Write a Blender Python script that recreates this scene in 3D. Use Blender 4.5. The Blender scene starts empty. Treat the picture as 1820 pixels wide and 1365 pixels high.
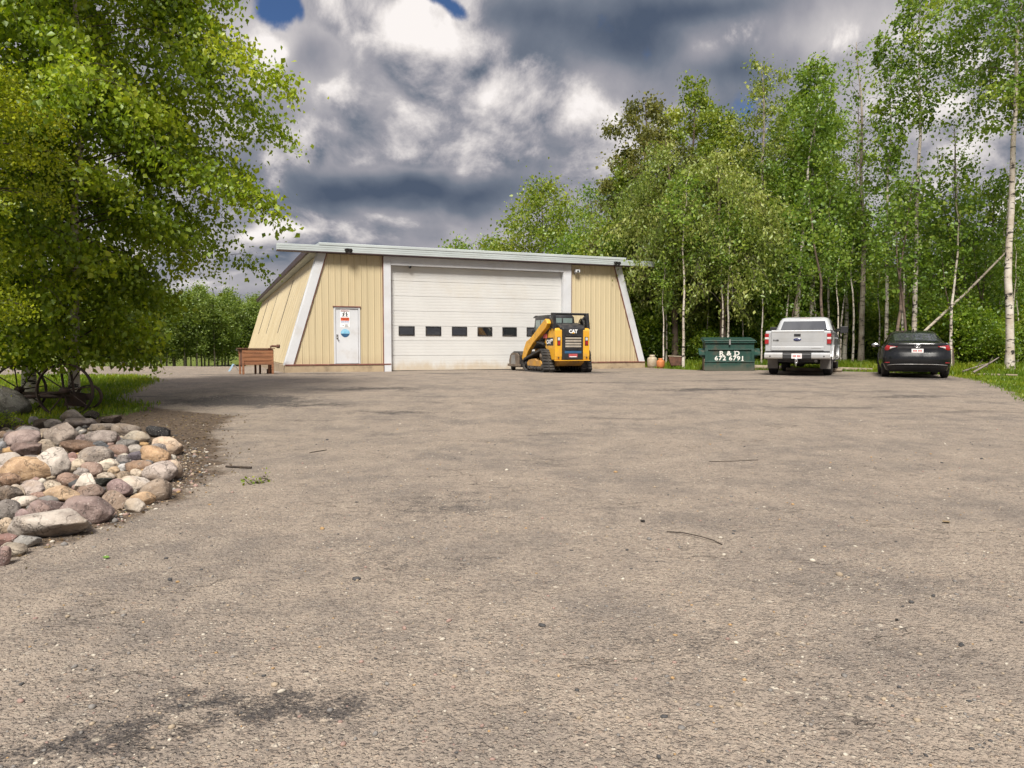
import bpy, bmesh, math, random
import numpy as np
from mathutils import Vector, Matrix, noise as mnoise

scene = bpy.context.scene
COL = scene.collection
R = math.radians
random.seed(7)

# ------------------------------------------------------------------ camera
cam_d = bpy.data.cameras.new("camera")
cam = bpy.data.objects.new("camera", cam_d)
COL.objects.link(cam)
cam.location = (0, 0, 1.35)
cam.rotation_euler = (R(90 - 2.927), 0, 0)
cam_d.sensor_width = 36.0
cam_d.lens = 36.0 * 1320 / 1820
cam_d.clip_start = 0.05
cam_d.clip_end = 3000
scene.camera = cam

# ------------------------------------------------------------------ view
vs = scene.view_settings
vs.view_transform = 'Standard'
vs.look = 'None'
vs.gamma = 1.0
vs.use_curve_mapping = False
vs.exposure = 2.15
scene.cycles.max_bounces = 6
scene.cycles.diffuse_bounces = 3
scene.cycles.glossy_bounces = 3
scene.cycles.transmission_bounces = 3
scene.cycles.transparent_max_bounces = 4
scene.cycles.use_adaptive_sampling = True
scene.cycles.adaptive_threshold = 0.02
scene.cycles.use_denoising = True
scene.cycles.sample_clamp_indirect = 6.0

# ------------------------------------------------------------------ sun
SUN_EL, SUN_AZ = 50.0, 190.0      # azimuth clockwise from +Y
sd = bpy.data.lights.new("sun", 'SUN')
sd.energy = 1.5
sd.angle = R(18)
sd.color = (1.0, 0.95, 0.87)
sun = bpy.data.objects.new("sun", sd)
COL.objects.link(sun)
_d = Vector((math.sin(R(SUN_AZ)) * math.cos(R(SUN_EL)), math.cos(R(SUN_AZ)) * math.cos(R(SUN_EL)), math.sin(R(SUN_EL))))
sun.rotation_euler = (-_d).to_track_quat('-Z', 'Y').to_euler()
sun.location = (0, 0, 60)

# ------------------------------------------------------------------ node helper
class NT:
    """small wrapper that chains shader nodes"""
    def __init__(s, tree):
        s.t = tree
        s.n = tree.nodes
        s.l = tree.links
    def put(s, sock, v):
        if isinstance(v, bpy.types.NodeSocket):
            s.l.new(v, sock)
        elif v is not None:
            if sock.type == 'RGBA' and len(v) == 3:
                v = (*v, 1)
            sock.default_value = v
    def m(s, op, a, b=None, c=None, clamp=False):
        n = s.n.new('ShaderNodeMath'); n.operation = op; n.use_clamp = clamp
        for i, v in enumerate((a, b, c)):
            if v is not None: s.put(n.inputs[i], v)
        return n.outputs[0]
    def vm(s, op, a, b=None):
        n = s.n.new('ShaderNodeVectorMath'); n.operation = op
        s.put(n.inputs[0], a)
        if b is not None: s.put(n.inputs[1], b)
        return n.outputs[0]
    def xyz(s, v):
        n = s.n.new('ShaderNodeSeparateXYZ'); s.put(n.inputs[0], v); return n.outputs
    def comb(s, x, y, z):
        n = s.n.new('ShaderNodeCombineXYZ')
        for i, v in enumerate((x, y, z)): s.put(n.inputs[i], v)
        return n.outputs[0]
    def noise(s, vec, scale, detail=4, rough=.55, dist=0., lac=2.0, col=False):
        n = s.n.new('ShaderNodeTexNoise')
        s.put(n.inputs['Vector'], vec)
        s.put(n.inputs['Scale'], scale); n.inputs['Detail'].default_value = detail
        n.inputs['Roughness'].default_value = rough; n.inputs['Distortion'].default_value = dist
        n.inputs['Lacunarity'].default_value = lac
        return n.outputs['Color' if col else 0]
    def vor(s, vec, scale, feature='F1', out='Distance', rand=1.0):
        n = s.n.new('ShaderNodeTexVoronoi'); n.feature = feature
        s.put(n.inputs['Vector'], vec); n.inputs['Scale'].default_value = scale
        n.inputs['Randomness'].default_value = rand
        return n.outputs[out]
    def ramp(s, fac, stops, interp='LINEAR'):
        n = s.n.new('ShaderNodeValToRGB'); n.color_ramp.interpolation = interp
        cr = n.color_ramp
        while len(cr.elements) < len(stops): cr.elements.new(.5)
        for e, (p, c) in zip(cr.elements, stops):
            e.position = p
            e.color = (c, c, c, 1) if isinstance(c, (int, float)) else (*c, 1)
        s.put(n.inputs[0], fac)
        return n.outputs[0]
    def mix(s, fac, a, b, mode='MIX'):
        n = s.n.new('ShaderNodeMix'); n.data_type = 'RGBA'; n.blend_type = mode
        s.put(n.inputs[0], fac); s.put(n.inputs[6], a); s.put(n.inputs[7], b)
        return n.outputs[2]
    def step(s, v, lo, hi):
        n = s.n.new('ShaderNodeMapRange'); n.interpolation_type = 'SMOOTHSTEP'
        s.put(n.inputs[0], v); n.inputs[1].default_value = lo; n.inputs[2].default_value = hi
        return n.outputs[0]
    def bump(s, h, strength=.3, dist=.02):
        n = s.n.new('ShaderNodeBump'); s.put(n.inputs['Height'], h)
        n.inputs['Strength'].default_value = strength; n.inputs['Distance'].default_value = dist
        return n.outputs[0]

def srgb(*c):
    return tuple(((v / 255) / 12.92 if v / 255 <= .04045 else ((v / 255 + .055) / 1.055) ** 2.4) for v in c)

# ------------------------------------------------------------------ world: Nishita sky with broken cumulus
world = bpy.data.worlds.new("World")
scene.world = world
world.use_nodes = True
wt = NT(world.node_tree)
wt.n.clear()
wo = wt.n.new('ShaderNodeOutputWorld')
bg = wt.n.new('ShaderNodeBackground')
bg.inputs[1].default_value = 0.1
wt.l.new(bg.outputs[0], wo.inputs[0])
sk = wt.n.new('ShaderNodeTexSky')
sk.sky_type = 'NISHITA'
sk.sun_disc = False
sk.sun_elevation = R(SUN_EL)
sk.sun_rotation = R(SUN_AZ)
def cloud_sky():
    d = wt.n.new('ShaderNodeTexCoord').outputs['Generated']
    d = wt.vm('NORMALIZE', d)
    x, y, z = wt.xyz(d)
    zc = wt.m('MAXIMUM', z, 0.0)
    az = wt.m('MULTIPLY', wt.m('ARCTAN2', x, y), 57.29578)
    el = wt.m('MULTIPLY', wt.m('ARCSINE', zc), 57.29578)
    lz = wt.m('MULTIPLY', wt.m('LOGARITHM', wt.m('ADD', zc, .10), 2.71828), .42)
    p = wt.comb(x, y, lz)
    # warp
    w = wt.noise(p, 3.1, 3, .5, col=True)
    w = wt.vm('SUBTRACT', w, (.5, .5, .5))
    wv = wt.n.new('ShaderNodeVectorMath'); wv.operation = 'SCALE'
    wt.put(wv.inputs[0], w); wv.inputs[3].default_value = .12
    p = wt.vm('ADD', p, wv.outputs[0])
    wx, wy, wz = wt.xyz(wt.noise(p, 7.0, 3, .5, col=True))
    azw = wt.m('ADD', az, wt.m('MULTIPLY', wt.m('SUBTRACT', wx, .5), 6.0))
    elw = wt.m('ADD', el, wt.m('MULTIPLY', wt.m('SUBTRACT', wy, .5), 4.0))
    def lobes(items):
        acc = None
        for a, e, ra, re, amp in items:
            da = wt.m('DIVIDE', wt.m('SUBTRACT', azw, a), ra)
            de = wt.m('DIVIDE', wt.m('SUBTRACT', elw, e), re)
            q = wt.m('ADD', wt.m('MULTIPLY', da, da), wt.m('MULTIPLY', de, de))
            g = wt.m('MULTIPLY', wt.m('EXPONENT', wt.m('MULTIPLY', q, -1.0)), amp)
            acc = g if acc is None else wt.m('ADD', acc, g)
        return acc
    def puffs(q):
        acc = None
        for sc, amp in ((3.4, .46), (7.3, .24), (15.5, .12)):
            n = wt.noise(wt.vm('ADD', q, (sc * .13, -sc * .07, sc * .05)), sc, 0)
            n = wt.m('MULTIPLY', wt.m('ABSOLUTE', wt.m('SUBTRACT', n, .5)), 2 * amp)
            acc = n if acc is None else wt.m('ADD', acc, n)
        return wt.m('ADD', acc, wt.m('MULTIPLY', wt.m('SUBTRACT', wt.noise(q, 9.0, 9, .64), .5), .46))
    soft = wt.noise(p, 3.0, 7, .5)                      # grey sheet behind
    n1 = puffs(p)                                       # heaped cumulus in front of it
    n2 = puffs(wt.vm('ADD', p, (-.011, -.007, .026)))
    emb = wt.m('SUBTRACT', n1, n2)
    gap = lobes([(-16.9, 23.4, 2.3, 1.6, 1.3), (-15.1, 22.5, 0.7, 1.0, 0.6), (-6.6, 24.0, 2.6, 1.1, 1.6), (-4.0, 22.0, 1.3, 1.1, 1.0), (-4.7, 23.4, 2.1, 0.8, 0.8),
                 (70, 30, 20, 8, .7), (-80, 40, 18, 9, .7), (150, 35, 22, 9, .7), (-140, 28, 20, 7, .7)])
    low = wt.noise(p, 2.0, 3, .5)
    tone = lobes([(-11.3, 22.3, 4.1, 2.4, 0.11), (-17.7, 21.0, 2.3, 1.7, 0.38), (-12.9, 23.2, 2.4, 1.3, 0.06), (-2.5, 21.4, 1.7, 1.4, 0.25), (-6.3, 21.7, 2.1, 1.1, 0.2), (-4.7, 13.2, 6.4, 1.1, 0.25), (-0.4, 17.2, 8.5, 2.3, 0.06), (-19.9, 21.1, 2.3, 2.0, 0.15), (-14.0, 20.0, 2.0, 1.2, -0.25), (-18.8, 20.2, 1.1, 0.9, -0.2), (-14.6, 17.0, 4.9, 1.5, -0.15), (-9.3, 20.3, 2.5, 0.9, -0.12), (0.4, 20.9, 3.0, 2.1, -0.28), (1.3, 23.7, 5.1, 1.4, -0.25), (8.0, 21.8, 4.5, 1.2, -0.3), (14.1, 23.3, 7.3, 0.9, -0.3), (16.1, 19.4, 2.3, 0.7, -0.15), (-9.4, 11.1, 6.4, 1.7, -0.46), (-3.0, 12.0, 5.6, 2.0, -0.38), (-17.0, 13.1, 3.6, 1.5, -0.15), (-14.7, 11.6, 2.4, 1.6, -0.25), (3.0, 15.2, 3.8, 2.3, -0.12), (-9.0, 8.4, 8.1, 1.1, 0.12), (-16.3, 8.8, 2.4, 1.6, 0.12), (-19.9, 5.9, 3.5, 1.0, 0.1), (-19.9, 3.8, 3.5, 1.0, -0.1), (21.8, 20.5, 4.3, 1.2, 0.2), (6.4, 18.9, 2.5, 1.8, 0.12), (14.2, 20.7, 1.6, 0.7, 0.15), (27.2, 15.4, 5.1, 3.4, 0.12)])
    dens = wt.m('SUBTRACT', wt.m('ADD', wt.m('MULTIPLY', wt.m('SUBTRACT', wt.m('ADD', n1, soft), .64), 6.0), 1.6), wt.m('MULTIPLY', gap, 1.6))
    mask = wt.step(dens, -.30, .42)
    t0 = wt.m('ADD', wt.m('ADD', .49, wt.m('MULTIPLY', wt.m('SUBTRACT', soft, .5), .95)), wt.m('MULTIPLY', tone, .9))
    dB = wt.m('ADD', wt.m('ADD', wt.m('MULTIPLY', n1, 1.6), wt.m('MULTIPLY', tone, 1.0)), wt.m('SUBTRACT', wt.m('MULTIPLY', low, .9), .72))
    mB = wt.step(dB, -.03, .15)
    tB = wt.m('ADD', wt.m('ADD', .47, wt.m('MULTIPLY', wt.m('MINIMUM', dB, .6), .50)), wt.m('ADD', wt.m('MULTIPLY', tone, .75), wt.m('MULTIPLY', emb, 2.6)))
    t = wt.m('ADD', wt.m('MULTIPLY', t0, wt.m('SUBTRACT', 1.0, mB)), wt.m('MULTIPLY', tB, mB))
    t = wt.m('ADD', t, wt.m('MULTIPLY', emb, .5))
    # added fill: sky above the view brightened overhead to open the shadows
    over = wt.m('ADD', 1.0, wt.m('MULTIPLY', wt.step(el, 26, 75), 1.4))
    c = wt.ramp(t, [(.08, (.18, .24, .36)), (.28, (.38, .44, .56)), (.48, (.77, .76, .85)), (.66, (1.25, 1.19, 1.22)), (.86, (1.88, 1.77, 1.72)), (1.0, (2.2, 2.08, 2.02))])
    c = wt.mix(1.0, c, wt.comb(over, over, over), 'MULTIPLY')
    skc = wt.mix(1.0, sk.outputs[0], (.105, .135, .185), 'MULTIPLY')
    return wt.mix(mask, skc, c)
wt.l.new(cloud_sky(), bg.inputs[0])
# ------------------------------------------------------------------ materials
def newmat(name):
    m = bpy.data.materials.new(name); m.use_nodes = True
    m.node_tree.nodes.clear()
    return m, NT(m.node_tree)
def finish(m, t, color, rough=.6, metal=0., normal=None, coat=0., spec=.5, emit=None, trans=0.):
    o = t.n.new('ShaderNodeOutputMaterial'); b = t.n.new('ShaderNodeBsdfPrincipled')
    t.put(b.inputs['Base Color'], color); t.put(b.inputs['Roughness'], rough); t.put(b.inputs['Metallic'], metal)
    b.inputs['Coat Weight'].default_value = coat; b.inputs['Coat Roughness'].default_value = .05
    b.inputs['Specular IOR Level'].default_value = spec
    b.inputs['Transmission Weight'].default_value = trans
    if normal is not None: t.put(b.inputs['Normal'], normal)
    t.l.new(b.outputs[0], o.inputs[0])
    return m
def objco(t):
    return t.n.new('ShaderNodeTexCoord').outputs['Object']
def geoco(t):
    return t.n.new('ShaderNodeNewGeometry').outputs['Position']
def pmat(name, c1, c2=None, scale=3., rough=.6, metal=0., bump=0., coat=0., spec=.5, detail=5, dirt=None, dirt_scale=1.5, dirt_amt=.5, stretch=(1, 1, 1), splash=None):
    """paint / plain surface with a mottled second tone and optional dirt"""
    m, t = newmat(name)
    v = t.vm('MULTIPLY', objco(t), stretch)
    n = t.noise(v, scale, detail, .6)
    c = t.mix(t.step(n, .35, .65), c1, c2 or tuple(x * .8 for x in c1))
    if dirt:
        d = t.noise(t.vm('ADD', v, (7.3, 2.1, 4.4)), dirt_scale, 7, .68)
        c = t.mix(t.m('MULTIPLY', t.step(d, .48, .72), dirt_amt), c, dirt)
        rough = t.m('ADD', rough, t.m('MULTIPLY', t.step(d, .45, .7), .2))
    if splash:                                    # mud thrown up along the foot of a wall: height, colour, amount
        z = t.xyz(objco(t))[2]
        k = t.m('ADD', t.step(z, splash[1], splash[0]), t.m('MULTIPLY', t.m('SUBTRACT', t.noise(t.vm('MULTIPLY', objco(t), (2.2, 2.2, .9)), 1.6, 6, .68), .5), 1.4))
        c = t.mix(t.m('MULTIPLY', t.step(k, .30, 1.05), splash[3]), c, splash[2])
    nm = t.bump(t.noise(v, scale * 6, 4, .6), bump, .01) if bump else None
    return finish(m, t, c, rough, metal, nm, coat, spec)

def bark_mat(name, pale, mid, dark, bands=.6, low=1.2):
    """pale bark with dark horizontal lenticels and knots"""
    m, t = newmat(name)
    g = geoco(t)
    v = t.vm('MULTIPLY', g, (3.5, 3.5, 13))
    n = t.noise(v, 1.0, 5, .62)
    k = t.noise(t.vm('MULTIPLY', g, (3, 3, 4.5)), 1.0, 4, .65)
    c = t.mix(t.step(t.noise(g, 2.2, 4, .6), .38, .62), pale, mid)
    c = t.mix(t.m('MULTIPLY', t.step(n, .555, .61), bands), c, dark)
    c = t.mix(t.step(k, .60, .65), c, dark)
    return finish(m, t, c, .8, 0, t.bump(n, .5, .02), spec=.2)

def leaf_mat(name, dark, mid, light, trans=.48, sheen=.03):
    m, t = newmat(name)
    a = t.n.new('ShaderNodeAttribute'); a.attribute_name = 'tone'
    c = t.ramp(a.outputs['Fac'], [(0, dark), (.5, mid), (1, light)])
    d = t.n.new('ShaderNodeBsdfDiffuse'); tr = t.n.new('ShaderNodeBsdfTranslucent'); gl = t.n.new('ShaderNodeBsdfGlossy')
    t.put(d.inputs[0], c)
    t.put(tr.inputs[0], t.mix(1.0, c, (1.12, 1.15, .5), 'MULTIPLY'))
    gl.inputs['Roughness'].default_value = .42
    gl.inputs[0].default_value = (.8, .9, .8, 1)
    m1 = t.n.new('ShaderNodeMixShader'); m1.inputs[0].default_value = trans
    t.l.new(d.outputs[0], m1.inputs[1]); t.l.new(tr.outputs[0], m1.inputs[2])
    m2 = t.n.new('ShaderNodeMixShader'); m2.inputs[0].default_value = sheen
    t.l.new(m1.outputs[0], m2.inputs[1]); t.l.new(gl.outputs[0], m2.inputs[2])
    o = t.n.new('ShaderNodeOutputMaterial'); t.l.new(m2.outputs[0], o.inputs[0])
    return m

def glass_mat(name, tint, rough=.04, spec=.6):
    m, t = newmat(name)
    n = t.noise(objco(t), 2.2, 2, .5)
    return finish(m, t, t.mix(n, tint, tuple(x * .5 for x in tint)), rough, 0, t.bump(n, .04, .02), coat=.6, spec=spec)

# ------------------------------------------------------------------ mesh builder
class MB:
    """collects shapes (several materials) and links them as one mesh object"""
    def __init__(s):
        s.v = []; s.f = []; s.mi = []; s.sm = []
    def add(s, verts, faces, mi=0, smooth=False, M=None):
        o = len(s.v)
        if M is not None: verts = [M @ Vector(p) for p in verts]
        s.v.extend(tuple(p) for p in verts)
        s.f.extend(tuple(i + o for i in f) for f in faces)
        s.mi.extend([mi] * len(faces)); s.sm.extend([smooth] * len(faces))
        return s
    def box(s, x0, x1, y0, y1, z0, z1, mi=0, M=None):
        v = [(x, y, z) for z in (z0, z1) for y in (y0, y1) for x in (x0, x1)]
        f = [(0, 2, 3, 1), (4, 5, 7, 6), (0, 1, 5, 4), (2, 6, 7, 3), (0, 4, 6, 2), (1, 3, 7, 5)]
        return s.add(v, f, mi, False, M)
    def prism(s, poly, axis, a, b, mi=0, M=None, smooth=False):
        """poly: 2-D outline; axis: 'x','y','z' the extrusion axis from a to b (outline in the two other axes, in order)"""
        n = len(poly)
        def P(p, t):
            if axis == 'x': return (t, p[0], p[1])
            if axis == 'y': return (p[0], t, p[1])
            return (p[0], p[1], t)
        v = [P(p, a) for p in poly] + [P(p, b) for p in poly]
        f = [(i, (i + 1) % n, n + (i + 1) % n, n + i) for i in range(n)]
        s.add(v, f, mi, smooth, M)
        s.add(v, [tuple(range(n - 1, -1, -1)), tuple(range(n, 2 * n))], mi, False, M)
        return s
    def tube(s, pts, r, n=8, mi=0, M=None, cap=True, smooth=True):
        pts = [Vector(p) for p in pts]
        rs = r if isinstance(r, (list, tuple)) else [r] * len(pts)
        v = []; f = []
        for i, p in enumerate(pts):
            d = (pts[min(i + 1, len(pts) - 1)] - pts[max(i - 1, 0)])
            d = d.normalized() if d.length > 1e-9 else Vector((0, 0, 1))
            up = Vector((0, 0, 1)) if abs(d.z) < .95 else Vector((1, 0, 0))
            a = d.cross(up).normalized(); b = a.cross(d).normalized()
            for k in range(n):
                t = 2 * math.pi * k / n
                v.append(p + (a * math.cos(t) + b * math.sin(t)) * rs[i])
        for i in range(len(pts) - 1):
            for k in range(n):
                f.append((i * n + k, i * n + (k + 1) % n, (i + 1) * n + (k + 1) % n, (i + 1) * n + k))
        s.add(v, f, mi, smooth, M)
        if cap:
            s.add(v, [tuple(range(n)), tuple((len(pts) - 1) * n + k for k in range(n - 1, -1, -1))], mi, False, M)
        return s
    def lathe(s, prof, n=24, mi=0, M=None, axis='z', smooth=True):
        """prof: (radius, height) pairs turned about the axis"""
        v = []; f = []
        for r, h in prof:
            for k in range(n):
                t = 2 * math.pi * k / n
                a, b = r * math.cos(t), r * math.sin(t)
                v.append((a, b, h) if axis == 'z' else ((h, a, b) if axis == 'x' else (b, h, a)))
        for i in range(len(prof) - 1):
            for k in range(n):
                f.append((i * n + k, i * n + (k + 1) % n, (i + 1) * n + (k + 1) % n, (i + 1) * n + k))
        return s.add(v, f, mi, smooth, M)
    def loft(s, rings, mi=0, closed=True, smooth=True, caps=False, M=None):
        n = len(rings[0]); v = [p for r in rings for p in r]; f = []
        for i in range(len(rings) - 1):
            for k in range(n if closed else n - 1):
                f.append((i * n + k, i * n + (k + 1) % n, (i + 1) * n + (k + 1) % n, (i + 1) * n + k))
        if caps:
            f.append(tuple(range(n - 1, -1, -1))); f.append(tuple((len(rings) - 1) * n + k for k in range(n)))
        return s.add(v, f, mi, smooth, M)
    def build(s, name, mats, parent=None, bevel=0., seg=2, M=None, fix=True):
        me = bpy.data.meshes.new(name)
        me.from_pydata([tuple(p) for p in s.v], [], s.f)
        mats = mats if isinstance(mats, (list, tuple)) else [mats]
        for m in mats: me.materials.append(m)
        me.polygons.foreach_set('material_index', s.mi)
        me.polygons.foreach_set('use_smooth', s.sm)
        me.update()
        if fix:
            bm = bmesh.new(); bm.from_mesh(me)
            if bevel:
                bmesh.ops.remove_doubles(bm, verts=bm.verts, dist=1e-5)
            bmesh.ops.recalc_face_normals(bm, faces=bm.faces)
            bm.to_mesh(me); bm.free()
        o = bpy.data.objects.new(name, me)
        COL.objects.link(o)
        if parent: o.parent = parent
        if M is not None: o.matrix_local = M
        if bevel:
            b = o.modifiers.new('edge', 'BEVEL'); b.width = bevel; b.segments = seg; b.limit_method = 'ANGLE'; b.angle_limit = R(35)
            b.harden_normals = False
        return o

def tag(o, label=None, cat=None, group=None, kind=None):
    if label: o['label'] = label
    if cat: o['category'] = cat
    if group: o['group'] = group
    if kind: o['kind'] = kind
    return o
def empty(name, loc=(0, 0, 0), rotz=0., label=None, cat=None, group=None):
    o = bpy.data.objects.new(name, None); COL.objects.link(o)
    o.location = loc; o.rotation_euler = (0, 0, rotz); o.empty_display_size = .3
    return tag(o, label, cat, group)
def text_mesh(s, size, bold=0., extrude=.004, spacing=1., xscale=1.):
    cu = bpy.data.curves.new('lettering', 'FONT')
    cu.body = s; cu.size = size; cu.offset = bold; cu.extrude = extrude; cu.space_character = spacing
    cu.align_x = 'CENTER'; cu.align_y = 'CENTER'; cu.resolution_u = 3
    o = bpy.data.objects.new('lettering', cu); COL.objects.link(o)
    dg = bpy.context.evaluated_depsgraph_get(); dg.update()
    me = bpy.data.meshes.new_from_object(o.evaluated_get(dg))
    bpy.data.objects.remove(o); bpy.data.curves.remove(cu)
    if xscale != 1.: me.transform(Matrix.Diagonal((xscale, 1, 1, 1)))
    return me
def lettering(name, s, size, mat, parent, M, **kw):
    me = text_mesh(s, size, **kw); me.name = name
    me.materials.clear(); me.materials.append(mat)
    o = bpy.data.objects.new(name, me); COL.objects.link(o)
    o.parent = parent; o.matrix_local = M
    return o
def face_M(x, y, z, facing='back', tilt=0.):
    """matrix for lettering that stands upright: facing back (-Y), left (-X), right (+X)"""
    rz = {'back': 0, 'left': -90, 'right': 90}[facing]
    return Matrix.Translation((x, y, z)) @ Matrix.Rotation(R(rz), 4, 'Z') @ Matrix.Rotation(R(90 + tilt), 4, 'X')

# ------------------------------------------------------------------ shared materials
M_white = pmat('white_paint', (.58, .59, .61), (.53, .54, .56), 1.2, .5, dirt=(.40, .36, .31), dirt_scale=1.6, dirt_amt=.35)
M_doorwhite = pmat('door_white', (.57, .568, .552), (.54, .535, .52), .8, .45, dirt=(.46, .39, .28), dirt_scale=.6, dirt_amt=.25, splash=(.0, .75, (.42, .30, .15), .55))
M_black = pmat('black_plastic', (.012, .012, .013), (.022, .022, .023), 5, .5, bump=.1)
M_blackmetal = pmat('black_metal', (.014, .014, .016), (.03, .03, .032), 4, .38, .3, dirt=(.16, .13, .10), dirt_scale=2.5, dirt_amt=.5)
M_rubber = pmat('rubber', (.018, .017, .017), (.035, .033, .031), 9, .85, dirt=(.15, .13, .105), dirt_scale=3, dirt_amt=.6, bump=.2)
M_rust = pmat('rusty_steel', (.075, .035, .022), (.13, .06, .035), 6, .85, dirt=(.035, .025, .022), dirt_scale=5, dirt_amt=.7, bump=.4)
M_chrome = pmat('bright_metal', (.62, .62, .63), (.5, .5, .51), 3, .22, 1.0)
M_steel = pmat('grey_steel', (.22, .22, .22), (.32, .31, .30), 5, .5, .7, dirt=(.16, .13, .10), dirt_amt=.5)
M_redlens = pmat('red_lens', (.35, .012, .012), (.22, .006, .008), 5, .15, coat=.8)
M_whitelens = pmat('clear_lens', (.62, .60, .58), (.5, .48, .46), 6, .12, coat=.8)
M_plate = pmat('plate_white', (.74, .70, .69), (.66, .62, .62), 6, .4)
M_platered = pmat('plate_red', (.45, .08, .08), (.38, .06, .06), 6, .5)
M_darkglass = glass_mat('dark_glass', (.018, .02, .024), .03, .9)
# ------------------------------------------------------------------ ground
def sstep(v, a, b):
    t = np.clip((v - a) / (b - a), 0, 1); return t * t * (3 - 2 * t)
def gz(x, y):
    """height of the yard: low by the camera, level at the shop, falling away beyond it to the left"""
    x = np.asarray(x, float); y = np.asarray(y, float)
    z = .40 * sstep(y, 9, 21)
    left = sstep(-x, 5, 12)
    z = z - left * (.13 * sstep(y, 24, 34) + 1.0 * sstep(y, 38, 62))
    z = z + .012 * np.sin(x * 1.3 + y * .4) * np.sin(y * .9 - x * .3) * sstep(y, 1, 5)
    return z
def G(x, y): return float(gz(x, y))

def axis_pts(lim_lo, lim_hi, fine_lo, fine_hi, step):
    a = list(np.arange(fine_lo, fine_hi + 1e-6, step))
    d = step; p = fine_hi
    while p < lim_hi: d *= 1.16; p += d; a.append(p)
    d = step; p = fine_lo
    while p > lim_lo: d *= 1.16; p -= d; a.insert(0, p)
    return np.array(a)
xs = axis_pts(-900, 900, -24, 24, .3); ys = axis_pts(-300, 1500, -2, 62, .3)
X, Y = np.meshgrid(xs, ys)
Z = gz(X, Y)
nx, ny = len(xs), len(ys)
idx = np.arange(nx * ny).reshape(ny, nx)
quads = np.stack([idx[:-1, :-1], idx[:-1, 1:], idx[1:, 1:], idx[1:, :-1]], -1).reshape(-1, 4)

def seg_dist(px, py, poly):
    """signed distance to a closed outline, negative inside"""
    d = np.full(px.shape, 1e9); inside = np.zeros(px.shape, bool)
    n = len(poly)
    for i in range(n):
        (ax, ay), (bx, by) = poly[i], poly[(i + 1) % n]
        vx, vy = bx - ax, by - ay
        t = np.clip(((px - ax) * vx + (py - ay) * vy) / (vx * vx + vy * vy), 0, 1)
        d = np.minimum(d, np.hypot(px - ax - t * vx, py - ay - t * vy))
        c = ((ay > py) != (by > py)) & (px < (bx - ax) * (py - ay) / (by - ay + 1e-12) + ax)
        inside ^= c
    return np.where(inside, -d, d)
# outlines of what is not gravel, in metres on the ground
GRASS_RIGHT = [(6.2, 31.2), (7.2, 29.6), (9.2, 29.6), (11.2, 28.6), (13.6, 26.6), (14.3, 24.4), (13.7, 22.6), (12.8, 20.2), (12.2, 18.7), (11.3, 16.6), (10.4, 14.8), (13, 10), (60, 5), (120, 160), (-4, 160), (-2, 45), (6, 33)]
GRASS_LEFT = [(-7.3, 12.8), (-6.9, 13.6), (-7.3, 14.8), (-8.4, 15.6), (-9.6, 20), (-12, 24), (-16, 24), (-60, 24), (-60, 3), (-9, 4), (-8.6, 9), (-8.4, 11.4)]
GRASS_FAR = [(-300, 56), (-30, 50), (-19.5, 53.5), (-14, 64), (-10, 80), (-6, 300), (-300, 300)]
DIRT_BED = [(-3.2, 4.6), (-3.0, 5.8), (-3.0, 7.0), (-3.3, 8.4), (-3.8, 9.6), (-4.6, 11.4), (-4.9, 13.2), (-7, 14.4), (-12, 14), (-12, 3.6), (-4.4, 3.6)]
gr = np.maximum.reduce([np.clip(.5 - seg_dist(X, Y, p) / .7, 0, 1) for p in (GRASS_RIGHT, GRASS_LEFT, GRASS_FAR)])
di = np.clip(.5 - seg_dist(X, Y, DIRT_BED) / .8, 0, 1)
me = bpy.data.meshes.new('ground')
me.from_pydata(np.stack([X, Y, Z], -1).reshape(-1, 3).tolist(), [], quads.tolist())
for nm, arr in (('grass', gr), ('dirt', di)):
    at = me.attributes.new(nm, 'FLOAT', 'POINT'); at.data.foreach_set('value', arr.reshape(-1).astype(np.float32))
me.polygons.foreach_set('use_smooth', [True] * len(me.polygons))
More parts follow.
